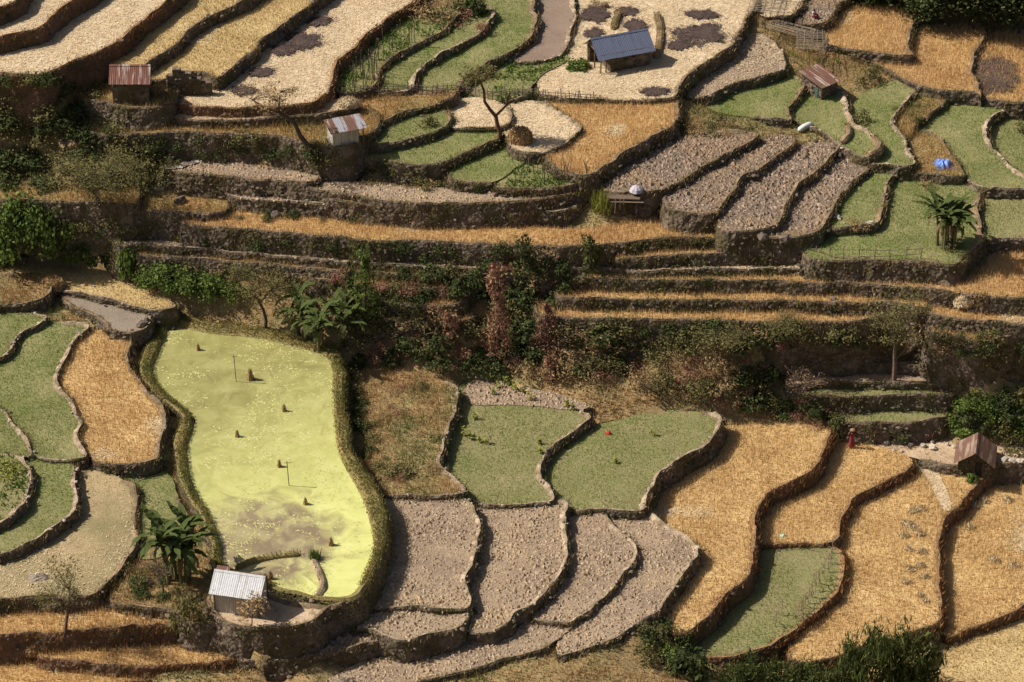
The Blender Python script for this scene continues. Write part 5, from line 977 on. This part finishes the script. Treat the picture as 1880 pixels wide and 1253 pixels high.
for k in range(4): corr('roof_sheet', M['mix'] if k % 2 else M['rust2'], h5, (-0.25+0.82*k, -0.25, 1.52+0.01*(k % 2)), (1, 0, 0), (0, 2.0, 0.4), 0.84, 2.05)
# rusty shed at upper right
p = at(1507, 184); h6 = empty('rusty_shed', (p.x, p.y, p.z), R(40), 'low stone shed under a red brown lean-to roof', 'hut')
stone_wall(h6, 0, 2.5, 0, 0.25, -0.4, 1.5); stone_wall(h6, 0, 0.25, 0.25, 2.9, -0.4, 1.7); stone_wall(h6, 2.25, 2.5, 0.25, 2.9, -0.4, 1.7); stone_wall(h6, 0, 2.5, 2.9, 3.15, -0.4, 2.0)
for k in range(4): corr('roof_sheet', M['rust'] if k in (1, 3) else M['rust2'], h6, (-0.3+0.78*k, -0.3, 1.55+0.012*(k % 2)), (1, 0, 0), (0, 3.7, 0.62), 0.8, 3.8)
MB().box(-0.06, 0.02, 0.5, 0.95, -0.1, 1.2).build('door_cloth', m_plain('green_cloth', (0.06, 0.12, 0.09), 0.9), h6)
h6.scale = (0.82, 0.82, 0.85)
# dark shack in the middle
p = at(1118, 393); h7 = empty('dark_shack', (p.x, p.y, p.z), R(-3), 'dark little shack with flat pole roof below the clod terraces', 'hut')
stone_wall(h7, 0, 1.4, 0, 0.2, -0.4, 1.45); stone_wall(h7, 0, 0.2, 0.2, 1.5, -0.4, 1.45); stone_wall(h7, 2.2, 2.4, 0, 1.5, -0.4, 1.3); stone_wall(h7, 0, 2.4, 1.5, 1.7, -0.4, 1.45)
MB().box(-0.2, 2.55, -0.15, 1.85, 1.47, 1.58, 0.03).build('roof', M['wood'], h7); MB().tube([(0.1, -0.25, 1.3), (2.9, -0.2, 1.3)], 0.04, 5).build('rail', M['bamboo'], h7)
for x_, l_ in ((0.55, 1.5), (0.95, 1.1), (1.25, 0.6)): MB().tube([(x_, -0.32, 1.75), (x_-0.05, -0.35, 1.75-l_)], 0.035, 5).build('hanging_pole', M['bamboo'], h7)
p = at(1168, 359); u = empty('parasol', (p.x, p.y, p.z), 0, 'faded pale parasol set down behind the dark shack', 'umbrella')
mb = MB(); V = [(0, 0, 0.95)]; Fc = []
for r_, (rr, zz) in enumerate(((0.28, 0.88), (0.5, 0.7), (0.62, 0.45))):
    for k in range(16): V.append((rr*math.cos(k*math.pi/8)*(0.95 if k % 2 else 1), rr*math.sin(k*math.pi/8)*(0.95 if k % 2 else 1), zz-(0.04 if k % 2 else 0)))
for k in range(16):
    k2 = (k+1) % 16; Fc.append((0, 1+k, 1+k2))
    for r_ in (0, 1): Fc.append((1+16*r_+k, 1+16*(r_+1)+k, 1+16*(r_+1)+k2, 1+16*r_+k2))
mb.add(V, Fc).build('canopy', m_plain('faded_cloth', (0.42, 0.38, 0.42), 0.8, var=0.15), u); MB().tube([(0, 0, -0.2), (0, 0, 1.0)], 0.02, 5).build('shaft', M['wood'], u)
# ---------------------------------------------------------------- rocks, ruin, steps
def rocks(spots, mat, labels, name='rock', cat='rock', group='loose rocks', flat=0.75):
    for k, (x, y, s) in enumerate(spots):
        p = at(x, y); v, f_ = lumps(np.zeros((1, 3)), np.array([s]), ICO, 0.28, flat); me = mesh_np('rock', v, f_, [mat])
        link(name, me, None, (p.x, p.y, p.z+s*0.3), labels(k), cat, group)
M['rockp'] = m_stone('pale_rock', (0.36, 0.3, 0.24), (0.46, 0.39, 0.31), None, 1.2); M['rockd'] = m_stone('dark_rock', (0.11, 0.085, 0.07), (0.18, 0.14, 0.11), None, 1.2)
rocks([(1628, 814, .42), (1648, 810, .3), (1655, 806, .26), (1661, 813, .3), (1640, 805, .22), (1672, 818, .36), (1695, 821, .34), (1712, 824, .36), (1640, 828, .2), (1655, 830, .18), (1605, 800, .2), (1590, 798, .22), (1580, 798, .2), (1670, 806, .22), (1690, 810, .2), (1712, 814, .24), (1740, 818, .22), (1752, 822, .2)], M['rockp'], lambda k: '%s pale rock from the start of the heap by the person' % ORD[k], group='pale rocks on the dusty ground')
rocks([(1846, 846, .36), (1858, 848, .4), (1870, 848, .36), (1879, 849, .34)], M['rockp'], lambda k: '%s pale boulder in the row right of the gable hut' % ORD[k], 'boulder', 'boulder', 'boulder row at right')
rocks([(12, 472, 0.95), (38, 476, 0.85), (1240, 255, 0.6), (1348, 437, 0.6), (1400, 440, 0.6), (1440, 442, 0.55), (1380, 443, .35), (330, 372, .55), (420, 385, .8), (505, 398, .5), (1530, 552, .4), (260, 600, .55), (268, 592, .4), (272, 612, .35)], M['rockd'],
      lambda k: ['big dark boulder at the left edge', 'dark boulder right of the one at the left edge', 'pointed dark rock on the waste ground', 'leftmost boulder under the dark clod terraces', 'middle boulder under the dark clod terraces', 'right boulder under the dark clod terraces', 'small boulder under the dark clod terraces', 'boulder beside the stone steps', 'boulder at the left end of the pale rim', 'low boulder on the long golden strip', 'boulder on the middle stubble strip', 'big stone at the upper left corner of the pond', 'middle stone at the upper left corner of the pond', 'small stone at the upper left corner of the pond'][k], 'boulder', 'boulder', 'single boulders')
rocks([(118, 268, .7), (138, 270, .65), (160, 272, .6)], m_stone('brown_rock', (0.2, 0.13, 0.075), (0.28, 0.19, 0.11), None, 1.2), lambda k: '%s rounded brown boulder below the left hedge' % ORD[k], 'boulder', 'boulder', 'brown boulders below the hedge')
rocks([(1530, 398, .35), (1540, 402, .3), (1597, 414, .42), (1216, 392, .3), (110, 1060, .1)], M['rockp'], lambda k: ['pale stone below the rightmost clod terrace', 'second pale stone below the rightmost clod terrace', 'whitish stone below the green strip', 'white stone right of the dark shack', 'pale pebble on the straw coloured plot'][k])
p = at(345, 176); ru = empty('stone_ruin', (p.x, p.y, p.z), 0, 'ruined stone wall with jagged top right of the rusty hut', 'ruin')
for x0, x1, h_ in ((-1.7, -1.2, 1.9), (-1.2, -0.5, 2.5), (-0.5, 0.4, 2.1), (0.4, 1.2, 1.6), (1.2, 2.1, 1.2)): stone_wall(ru, x0, x1, 0, 0.5, -0.4, h_)
p0, p1 = at(367, 296), at(292, 346); st = empty('stone_steps', p1, 0, 'rough stone steps climbing beside the clod strips', 'steps')
for k in range(14):
    t = k/13; q_ = p1.lerp(p0, t)-p1; z_ = max(q_.z, ground(p1.x+q_.x, p1.y+q_.y)-p1.z)
    MB().box(q_.x-0.45, q_.x+0.45, q_.y-0.2, q_.y+0.2, z_-0.3, z_+0.12, 0.04).build('step', M['rockd'] if k % 3 else M['rockp'], st)
# ---------------------------------------------------------------- hay, straw heaps, sheaves, drying crop
M['hay'] = m_ground('hay_mass', (0.26, 0.15, 0.07), (0.34, 0.21, 0.1), None, 1.0, 7, 0.8); M['hay_b'] = m_blade('hay', [(0.24, 0.135, 0.06), (0.42, 0.27, 0.125), (0.54, 0.38, 0.2)], None, transl=0.1)
def heap(px, py, r, h, label, mat='hay', bl='hay_b', name='haystack', cat='haystack', group=None, n=500):
    p = at(px, py); rows = 6; V = []; Fc = []
    for i in range(rows):
        t = i/(rows-1)
        for k in range(14): rr = r*math.cos(t*1.45)**0.7*RNG.uniform(0.9, 1.1); V.append((rr*math.cos(k*0.4488), rr*math.sin(k*0.4488)*0.8, h*math.sin(t*1.5)-0.05))
    for i in range(rows-1):
        for k in range(14): Fc.append((i*14+k, i*14+(k+1) % 14, (i+1)*14+(k+1) % 14, (i+1)*14+k))
    Fc.append(tuple((rows-1)*14+k for k in range(14)))
    o = MB().add(V, Fc).build(name, M[mat], None); o.location = p; tag(o, label, cat, group)
    a = RNG.uniform(0, 6.28, n); t = RNG.uniform(0, 1, n); rr = r*np.cos(t*1.45)**0.7
    C = np.c_[rr*np.cos(a), rr*np.sin(a)*0.8, h*np.sin(t*1.5)]; N = np.c_[np.cos(a), np.sin(a), t]
    link('loose_hay', mesh_np('loose_hay', *leaves(C, N, 0.4, 0.06, 1.0), [M[bl]]), o, kind='stuff'); return o
heap(955, 260, 1.1, 1.25, 'brown haystack at the foot of the lopped tree', n=900)
heap(640, 193, 0.95, 0.55, 'pale straw heap beside the bamboo hut path', 'straw_g', 'straw_b', 'straw_heap', 'straw heap')
heap(1770, 558, 0.9, 0.7, 'straw heap at the corner of the golden ledges', 'straw_g', 'straw_b', 'straw_heap', 'straw heap')
heap(98, 528, 1.0, 0.8, 'brown grass hummock above the grey tilled patch', n=700)
heap(288, 172, 0.7, 1.0, 'small haystack between the rusty hut and the ruin')
heap(60, 1195, 0.9, 0.6, 'low hay hummock on the wheat strips at bottom left')
for k, (x, y) in enumerate([(1664, 962), (1676, 970), (1660, 985), (1690, 982), (1668, 1010), (1694, 1015), (1690, 1040), (1672, 1046), (1698, 1060), (1690, 1095), (1665, 1070), (1700, 1105), (1676, 940), (1690, 935)]):
    heap(x, y, RNG.uniform(0.25, 0.5), 0.1, '%s pale straw bundle from the top of the third wheat terrace' % ORD[k], 'straw_g', 'straw_b', 'straw_bundle', 'straw bundle', 'straw bundles on the third wheat terrace', 170)
for k, (x, y) in enumerate([(1790, 930), (1806, 922), (1850, 920), (1825, 1030), (1860, 1040), (1780, 970)]):
    heap(x, y, RNG.uniform(0.3, 0.5), 0.15, '%s straw bundle from the top right of the far right wheat' % ORD[k], 'straw_g', 'straw_b', 'straw_bundle', 'straw bundle', 'straw bundles on the far right wheat', 170)
SHL = ['at the far left end of the pond', 'largest one, beside the tall pole', 'third from the far end of the pond', 'fourth from the far end, leaning', 'fifth from the far end, beside the short pole', 'in the brightest algae at centre', 'nearest the right bank', 'just behind the tin hut roof']
for k, (x, y, s) in enumerate([(364, 643, .62), (460, 697, 1.05), (522, 755, .68), (436, 802, .62), (513, 857, .66), (561, 926, .66), (608, 1001, .72), (497, 1063, .7)]):
    c = unproj([(x, y)], 0)[0]; n = 150 if k != 1 else 260; a = RNG.uniform(0, 6.28, n); r0 = RNG.uniform(0, 0.36, n)*s; tw = RNG.uniform(0.0, 0.1, n)
    B = np.c_[r0*np.cos(a), r0*np.sin(a), np.full(n, -0.1)]; H = np.c_[0.35*r0*np.cos(a)+RNG.normal(0, .06*s, n), 0.35*r0*np.sin(a)+RNG.normal(0, .06*s, n), RNG.uniform(0.6, 1.1, n)*s]
    W = np.c_[-np.sin(a), np.cos(a), np.zeros(n)]*0.05*s
    V = np.stack([B-W, B+W, H], 1).reshape(-1, 3)
    o = link('corn_sheaf', mesh_np('stalks', V, np.arange(3*n).reshape(-1, 3), [M['hay_b']]), None, (c[0], c[1], 0), 'dry stalk sheaf standing in the pond, '+SHL[k], 'sheaf', 'sheaves in the pond')
    MB().tube([(0.17*s*math.cos(t), 0.17*s*math.sin(t), 0.6*s) for t in np.linspace(0, 6.28, 9)], 0.025*s, 4, False).build('binding', M['bamboo'], o)
for x, y, h_, lab in ((434, 701, 2.6, 'tall thin pole with a crossbar at the far part of the pond'), (531, 892, 2.3, 'thin pole with a short crossbar in the bright algae')):
    c = unproj([(x, y)], 0)[0]; o = empty('crossbar_pole', (c[0], c[1], 0), 0, lab, 'pole', 'poles in the pond')
    MB().tube([(0, 0, -0.4), (-0.08, 0, h_)], 0.035, 5).build('pole', M['wood'], o); MB().tube([(-0.3, 0, h_*0.92), (0.18, 0.1, h_*0.9)], 0.025, 5).build('crossbar', M['wood'], o)
p = unproj([(577, 1026)], 0)[0]; n = 160; o = empty('reed_tuft', (p[0], p[1], 0.1), 0, 'green reed tuft at the end of the curved mud bund', 'reed')
link('blades', mesh_np('blades', *blades(np.c_[RNG.normal(0, .18, (n, 2)), np.zeros(n)], RNG.uniform(0.4, 0.95, n), np.full(n, 0.06), 0.6), [M['f_vine']]), o)
p = at(1106, 385); n = 260; o = empty('cane_tuft', p, 0, 'yellow green cane tuft left of the dark shack', 'cane')
link('blades', mesh_np('blades', *blades(np.c_[RNG.normal(0, .4, (n, 2)), np.zeros(n)], RNG.uniform(0.8, 2.2, n), np.full(n, 0.1), 0.5), [M['f_yellow']]), o)
M['drying'] = m_ground('crop_and_shadow_mat', (0.055, 0.038, 0.034), (0.085, 0.06, 0.05), None, 1.0, 8, 0.6); M['drying_b'] = m_blade('crop_and_shadow_stalks', [(0.04, 0.026, 0.024), (0.085, 0.058, 0.05), (0.16, 0.115, 0.09)], None, transl=0)  # 'drying' also serves the tree shadow patch on the wheat
DARK_PATCHES = [(585, 40, 25, 9, 'topmost on the long straw terrace'), (556, 76, 42, 17, 'largest on the long straw terrace'), (520, 93, 24, 11, 'middle one on the long straw terrace'), (480, 134, 25, 11, 'fourth down the long straw terrace'), (445, 168, 26, 10, 'lowest on the long straw terrace'),
       (1093, 28, 26, 17, 'at the top left of the threshing yard'), (1090, 63, 19, 11, 'left of the blue roof'), (1152, 23, 23, 9, 'at the top of the threshing yard'), (1167, 50, 21, 16, 'just behind the blue roof'), (1285, 64, 48, 22, 'largest in the threshing yard'), (1290, 28, 34, 9, 'at the top right of the threshing yard'), (1250, 84, 24, 11, 'right of the blue roof'), (1200, 170, 28, 9, 'in front of the blue roofed house'),
       (1832, 140, 44, 38, 'laid as a tree shadow on the wheat at upper right')]  # last one is a tree shadow laid on the wheat as dark stalks
for x, y, rx, ry, w_ in DARK_PATCHES:
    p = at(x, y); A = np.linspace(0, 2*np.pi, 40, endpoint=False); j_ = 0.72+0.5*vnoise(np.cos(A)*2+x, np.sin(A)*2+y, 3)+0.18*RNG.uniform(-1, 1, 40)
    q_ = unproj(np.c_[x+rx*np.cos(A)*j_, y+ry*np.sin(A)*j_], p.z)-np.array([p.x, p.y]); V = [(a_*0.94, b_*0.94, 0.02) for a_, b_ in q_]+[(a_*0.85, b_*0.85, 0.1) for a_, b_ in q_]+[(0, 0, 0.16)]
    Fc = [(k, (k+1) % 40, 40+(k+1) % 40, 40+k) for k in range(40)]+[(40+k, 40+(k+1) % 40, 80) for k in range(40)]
    o = MB().add(V, Fc).build('crop_and_shadow_patch', M['drying'], None); o.location = (p.x, p.y, p.z+0.02); tag(o, 'dark patch of spread crop or shadow, '+w_, 'drying crop', 'dark crop and shadow patches')
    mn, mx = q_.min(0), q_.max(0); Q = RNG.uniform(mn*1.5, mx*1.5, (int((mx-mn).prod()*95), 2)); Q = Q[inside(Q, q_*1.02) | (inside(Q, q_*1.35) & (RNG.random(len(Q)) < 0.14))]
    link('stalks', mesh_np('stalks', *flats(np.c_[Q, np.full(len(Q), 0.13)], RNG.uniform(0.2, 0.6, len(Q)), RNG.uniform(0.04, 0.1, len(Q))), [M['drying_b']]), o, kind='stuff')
# ---------------------------------------------------------------- fences, poles, trellis
def fence(name, pts, n, h, label, rails=3, mat='bambood', jit=0.12):
    p = [at(x, y) for x, y in P(pts)]; d = [0]
    for a_, b_ in zip(p, p[1:]): d.append(d[-1]+(b_-a_).length)
    o = empty(name, p[0], 0, label, 'fence'); tops = []
    for k in range(n):
        t = d[-1]*k/(n-1); i = min(len(p)-2, max(0, int(np.searchsorted(d, t, 'right')-1))); q_ = p[i].lerp(p[i+1], (t-d[i])/(d[i+1]-d[i]))-p[0]
        hh = h*RNG.uniform(0.8, 1.25); lx, ly = RNG.normal(0, jit, 2)
        MB().tube([(q_.x, q_.y, q_.z-0.3), (q_.x+lx, q_.y+ly, q_.z+hh)], 0.042, 5).build('post', M[mat], o); tops.append(q_)
    for r_ in range(rails):
        z_ = h*(0.3+0.5*r_/max(1, rails-1)); MB().tube([(q_.x, q_.y-0.04, q_.z+z_+RNG.uniform(-.07, .07)) for q_ in tops[::2]+[tops[-1]]], 0.032, 4).build('rail', M[mat], o)
fence('bamboo_fence', '628,178 690,176 757,172 800,175 845,172 900,184 935,180 984,178', 46, 1.05, 'long crooked bamboo fence below the green strips', 4)
fence('bamboo_fence', '988,182 1040,186 1100,188', 16, 0.9, 'short bamboo fence left of the threshing yard', 3)
fence('twig_fence', '1474,474 1540,478 1620,478 1690,474', 9, 1.2, 'sparse twig fence along the green field with bananas', 2, jit=0.05)
M['stick'] = m_plain('pole_bark', (0.24, 0.185, 0.135), 0.9, var=0.35, s=6)
def poles(poly, n, h, mat, where, group):
    poly = np.array(P(poly)); mn, mx = poly.min(0), poly.max(0); pts = []
    while len(pts) < n:
        q_ = RNG.uniform(mn, mx)
        if inside(q_[None], poly)[0]: pts.append(tuple(q_))
    for k, (x, y) in enumerate(sorted(pts)):
        p = at(x, y); hh = RNG.uniform(*h); o = MB().tube([(0, 0, -0.3), (RNG.normal(0, .05), RNG.normal(0, .05), hh*0.5), (RNG.normal(0, .12), RNG.normal(0, .12), hh)], 0.04, 4).build('bean_pole', M[mat], None)
        o.location = p; tag(o, ORD[k]+' thin bean pole from the left '+where, 'pole', group)
poles('642,172 650,145 700,105 760,65 780,55 770,85 710,125 680,160', 34, (1.8, 2.9), 'stick', 'in the garden under the long straw terrace', 'bean poles in the upper garden')
poles('935,335 990,300 1090,305 1085,328 1030,340', 26, (1.0, 1.9), 'stick', 'in the patch below the haystack', 'bean poles in the lower patch')
def trellis(px, py, rz, L, W, h, nl, nw, label):
    p = at(px, py); o = empty('bamboo_trellis', p, rz, label, 'trellis')
    for k in range(nl): y_ = W*k/(nl-1); MB().tube([(RNG.uniform(-.3, .1), y_, h+RNG.uniform(-.06, .06)), (L+RNG.uniform(-.2, .4), y_+RNG.uniform(-.15, .15), h+RNG.uniform(-.15, .1))], 0.022, 4).build('lath', M['bamboo'], o)
    for k in range(nw): x_ = L*k/(nw-1); MB().tube([(x_, -0.2, h-0.05), (x_+RNG.uniform(-.3, .3), W+0.2, h-0.02)], 0.035, 4).build('bearer', M['bambood'], o)
    for x_ in (0.05, L/2, L-0.05):
        for y_ in (0.05, W-0.05): MB().tube([(x_, y_, -0.4), (x_, y_, h)], 0.035, 5).build('post', M['bambood'], o)
trellis(1462, 117, R(-8), 2.4, 4.2, 1.5, 22, 5, 'square bamboo trellis behind the rusty shed')
trellis(1372, 42, R(-12), 3.4, 5.5, 1.3, 26, 6, 'sagging bamboo trellis at the top edge')
trellis(1408, 68, R(-32), 4.0, 1.8, 1.0, 9, 5, 'narrow broken bamboo trellis between the other two')
for k, (x, y) in enumerate([(1470, 1128), (1478, 1118), (1484, 1108), (1490, 1098), (1496, 1085), (1503, 1074), (1512, 1064), (1520, 1050), (1524, 1036), (1528, 1016), (1474, 1140), (1466, 1136), (1434, 1130), (1423, 1150)]):
    p = at(x, y); o = empty('corn_stalk', p, RNG.uniform(0, 6), '%s dry corn stalk from the bottom of the row on the grey green plot' % ORD[k], 'corn stalk', 'dry corn stalks'); hh = RNG.uniform(1.3, 2.0)
    MB().tube([(0, 0, -0.1), (0.05, 0, hh)], 0.03, 5).build('stalk', M['bamboo'], o)
    for q_ in range(5):
        lf = link('leaf', DEAD[q_ % 2], o, (0.02, 0, hh*(0.3+0.14*q_))); lf.scale = (0.6, 0.7, 0.6); lf.rotation_euler = (0, -0.9, q_*2.3)
for k, (x, y) in enumerate([(900, 700), (915, 712), (930, 705), (945, 716), (960, 722), (905, 725), (975, 735), (850, 800), (862, 806), (880, 812), (893, 815), (990, 815), (992, 832), (1040, 745), (1050, 752), (870, 770), (1200, 800), (1130, 850)]):
    p = at(x, y); n = 40; o = empty('mustard_plant', p, 0, '%s yellow green mustard plant from the top of the green plots' % ORD[k], 'plant', 'mustard plants'); s_ = RNG.uniform(0.5, 1.0)
    link('leaves', mesh_np('leaves', *leaves(np.c_[RNG.normal(0, .16, (n, 2)), RNG.uniform(0.05, 0.9, n)]*s_, np.tile([0, 0, 1.0], (n, 1)), 0.2, 0.1), [M['f_yellow']]), o)
    MB().tube([(0, 0, -0.05), (0.03, 0, 0.8*s_)], 0.015, 4).build('stem', M['f_yellow'], o)
# ---------------------------------------------------------------- cloths, sacks and small things
def crumple(name, px, py, rx, ry, h, mat, label, cat, rz=0.0, seed=0):
    p = at(px, py); n = 14; V = []; Fc = []
    for i in range(n+1):
        for j_ in range(n+1):
            u_, v_ = 2*i/n-1, 2*j_/n-1; d_ = max(0, 1-(u_*u_+v_*v_)**0.9); w_ = float(vnoise(np.array([u_*3+seed]), np.array([v_*3+seed]), seed)[0])
            V.append((rx*u_*(0.9+0.2*w_), ry*v_*(0.9+0.25*w_), h*(d_**0.6)*(0.35+w_)+0.03*w_))
    for i in range(n):
        for j_ in range(n): a_ = i*(n+1)+j_; Fc.append((a_, a_+n+1, a_+n+2, a_+1))
    o = MB().add(V, Fc).build(name, mat, None, smooth=False); o.location = p; o.rotation_euler = (0, 0, rz); return tag(o, label, cat)
crumple('tarpaulin', 1731, 303, 0.75, 0.85, 0.55, m_plain('blue_plastic', (0.12, 0.22, 0.55), 0.4, var=0.35, s=4), 'crumpled blue tarpaulin on the dry grass', 'tarpaulin', 0.2, 5)
p = at(1466, 245); o = MB().tube([(0, 0, 0.22), (0.12, 0.12, 0.3), (0.5, 0.5, 0.34), (1.0, 0.95, 0.33), (1.2, 1.15, 0.28), (1.25, 1.2, 0.25)], [0.12, 0.24, 0.28, 0.29, 0.24, 0.08], 10).build('white_sack', m_plain('white_plastic', (0.62, 0.62, 0.58), 0.5, var=0.2), None, smooth=True); o.location = p; tag(o, 'bulging white sack lying on the field edge', 'sack')
crumple('red_bundle', 1117, 797, 0.2, 0.2, 0.32, m_plain('red_cloth', (0.5, 0.05, 0.035), 0.8, var=0.25), 'small bright red bundle between the green plots', 'bundle', 0, 2)
crumple('green_scrap', 1437, 985, 0.28, 0.2, 0.2, m_plain('pale_green_plastic', (0.42, 0.6, 0.45), 0.6, var=0.2), 'pale green scrap in the second wheat terrace', 'plastic scrap', 0, 3)
crumple('blue_rag', 153, 1182, 0.16, 0.12, 0.9, m_plain('dark_blue_cloth', (0.03, 0.06, 0.13), 0.9, var=0.3), 'dark blue rag hanging against the earth bank', 'rag', 0, 4)
crumple('white_rag', 105, 1232, 0.2, 0.16, 0.5, m_plain('white_cloth', (0.6, 0.58, 0.52), 0.9, var=0.2), 'white rag among the lowest wheat strip', 'rag', 0.4, 7)
crumple('white_scrap', 938, 112, 0.45, 0.2, 0.3, m_plain('grey_plastic', (0.45, 0.44, 0.42), 0.6, var=0.2), 'whitish plastic scrap at the end of the ploughed crescent', 'plastic scrap', 0.5, 8)
crumple('grey_heap', 72, 1062, 0.75, 0.4, 0.3, m_plain('ash_grey', (0.26, 0.21, 0.165), 0.95, var=0.35, s=5), 'grey ash heap on the straw coloured plot', 'ash heap', 0, 9)
# ---------------------------------------------------------------- people
SKIN = m_plain('skin', (0.2, 0.11, 0.075), 0.6, var=0.1); HAIR = m_plain('hair', (0.02, 0.015, 0.012), 0.6); RED = m_plain('red_dress', (0.23, 0.035, 0.04), 0.85, var=0.25, s=8); PINK = m_plain('pale_pink_blouse', (0.6, 0.42, 0.4), 0.85, var=0.15); BASK = m_plain('basket', (0.26, 0.16, 0.09), 0.9)
def person(px, py, rz, J, E, label, scale=1.0):
    p = at(px, py); o = empty('person', p, rz, label, 'person'); o.scale = (scale,)*3
    me = bpy.data.meshes.new('body'); me.from_pydata([j_[:3] for j_ in J], E, []); me.materials.append(SKIN); b_ = link('body', me, o)
    sk = b_.modifiers.new('skin', 'SKIN'); sb = b_.modifiers.new('smooth', 'SUBSURF'); sb.levels = 1; sb.render_levels = 2
    for k, v in enumerate(me.skin_vertices[0].data): v.radius = (J[k][3],)*2
    me.skin_vertices[0].data[0].use_root = True; return o
def lathe(prof, n=14, sx=1.0, sy=1.0):
    V = [(r_*math.cos(6.2832*k/n)*sx, r_*math.sin(6.2832*k/n)*sy, z_) for r_, z_ in prof for k in range(n)]
    Fc = [(i*n+k, i*n+(k+1) % n, (i+1)*n+(k+1) % n, (i+1)*n+k) for i in range(len(prof)-1) for k in range(n)]
    return MB().add(V, Fc)
def head_bits(o, x, y, z):
    hb = lathe([(0.001, 0.13), (0.07, 0.115), (0.105, 0.06), (0.11, -0.01), (0.095, -0.07)], 12).build('hair', HAIR, o, smooth=True); hb.location = (x, y+0.02, z+0.02)
    MB().tube([(x, y-0.1, z), (x, y-0.13, z-0.03), (x, y-0.1, z-0.045)], [0.012, 0.018, 0.012], 5).build('nose', SKIN, o, smooth=True)
    for s_ in (-1, 1):
        MB().box(x+s_*0.04-0.014, x+s_*0.04+0.014, y-0.108, y-0.095, z+0.005, z+0.02).build('eye', HAIR, o); MB().tube([(x+s_*0.1, y, z+0.02), (x+s_*0.118, y+0.01, z), (x+s_*0.1, y, z-0.03)], 0.015, 5).build('ear', SKIN, o, smooth=True)
    MB().box(x-0.03, x+0.03, y-0.1, y-0.09, z-0.068, z-0.058).build('mouth', m_plain('lips', (0.16, 0.06, 0.05)), o)
def fingers(o, x, y, z, dx, dy, dz):
    d_ = Vector((dx, dy, dz)).normalized(); s_ = d_.cross(Vector((0, 1, 0.2))).normalized()
    for k in range(4):
        b_ = Vector((x, y, z))+s_*(0.022*(k-1.5))+d_*0.04; L_ = (0.065, 0.08, 0.075, 0.06)[k]
        MB().tube([b_, b_+d_*L_*0.5, b_+d_*L_*0.85+Vector((0, -0.02, 0))], [0.011, 0.01, 0.007], 5).build('finger', SKIN, o, smooth=True)
    b_ = Vector((x, y, z))-s_*0.03; MB().tube([b_, b_-s_*0.03+d_*0.03, b_-s_*0.03+d_*0.06], [0.012, 0.011, 0.008], 5).build('thumb', SKIN, o, smooth=True)
# standing figure in a dark red dress, arms raised to a load on the head
J = [(0, 0, .88, .12), (0, 0, 1.08, .11), (0, 0, 1.28, .13), (0, 0, 1.4, .055), (0, -.01, 1.52, .085), (0, -.01, 1.58, .08), (-.09, 0, .84, .085), (-.1, -.01, .46, .06), (-.1, .01, .08, .04), (-.1, -.13, .03, .035), (.09, 0, .84, .085), (.1, -.01, .46, .06), (.1, .01, .08, .04), (.1, -.13, .03, .035),
     (-.19, 0, 1.33, .05), (-.36, -.02, 1.45, .042), (-.2, -.03, 1.66, .032), (.19, 0, 1.33, .05), (.36, -.02, 1.45, .042), (.2, -.03, 1.66, .032)]
E = [(0, 1), (1, 2), (2, 3), (3, 4), (4, 5), (0, 6), (6, 7), (7, 8), (8, 9), (0, 10), (10, 11), (11, 12), (12, 13), (2, 14), (14, 15), (15, 16), (2, 17), (17, 18), (18, 19)]
pr = person(1563, 822, R(15), J, E, 'standing person in a dark red dress with both arms raised to the head')
lathe([(0.29, 0.1), (0.27, 0.3), (0.23, 0.6), (0.2, 0.85), (0.165, 1.02), (0.19, 1.2), (0.2, 1.33), (0.1, 1.42)], 16, 1.0, 0.75).build('dress', RED, pr, smooth=True)
for s_ in (-1, 1): MB().tube([(s_*0.17, 0, 1.33), (s_*0.27, -0.01, 1.39), (s_*0.34, -0.02, 1.44)], [0.085, 0.075, 0.07], 8).build('sleeve', RED, pr, smooth=True)
head_bits(pr, 0, -0.01, 1.54)
for s_ in (-1, 1): fingers(pr, s_*0.19, -0.03, 1.67, -s_*0.6, 0, 0.6)
lathe([(0.05, 1.63), (0.2, 1.65), (0.24, 1.72), (0.18, 1.8), (0.02, 1.83)], 14).build('head_bundle', BASK, pr, smooth=True)
# seated figure on the clods
J = [(0, 0, .16, .13), (0, -.04, .38, .12), (0, -.08, .56, .13), (0, -.1, .68, .055), (0, -.13, .8, .085), (0, -.13, .86, .08), (-.1, -.06, .16, .09), (-.14, -.4, .36, .065), (-.14, -.5, .06, .045), (-.14, -.62, .03, .035), (.1, -.06, .16, .09), (.14, -.4, .36, .065), (.14, -.5, .06, .045), (.14, -.62, .03, .035),
     (-.19, -.08, .6, .05), (-.26, -.22, .4, .042), (-.14, -.4, .3, .032), (.19, -.08, .6, .05), (.26, -.22, .4, .042), (.14, -.4, .3, .032)]
ps = person(1492, 33, R(60), J, E, 'seated person in a pale pink blouse and red skirt on the clods')
lathe([(0.17, 0.3), (0.175, 0.42), (0.2, 0.56), (0.19, 0.62), (0.08, 0.69)], 14, 1, 0.8).build('blouse', PINK, ps, smooth=True).location = (0, -0.07, 0)
for s_ in (-1, 1): MB().tube([(s_*0.1, -0.02, 0.17), (s_*0.13, -0.25, 0.33), (s_*0.14, -0.42, 0.36), (s_*0.14, -0.5, 0.14)], [0.14, 0.12, 0.1, 0.09], 8).build('skirt', RED, ps, smooth=True)
head_bits(ps, 0, -0.13, 0.82)
for s_ in (-1, 1): fingers(ps, s_*0.14, -0.4, 0.29, 0, -0.5, -0.6)
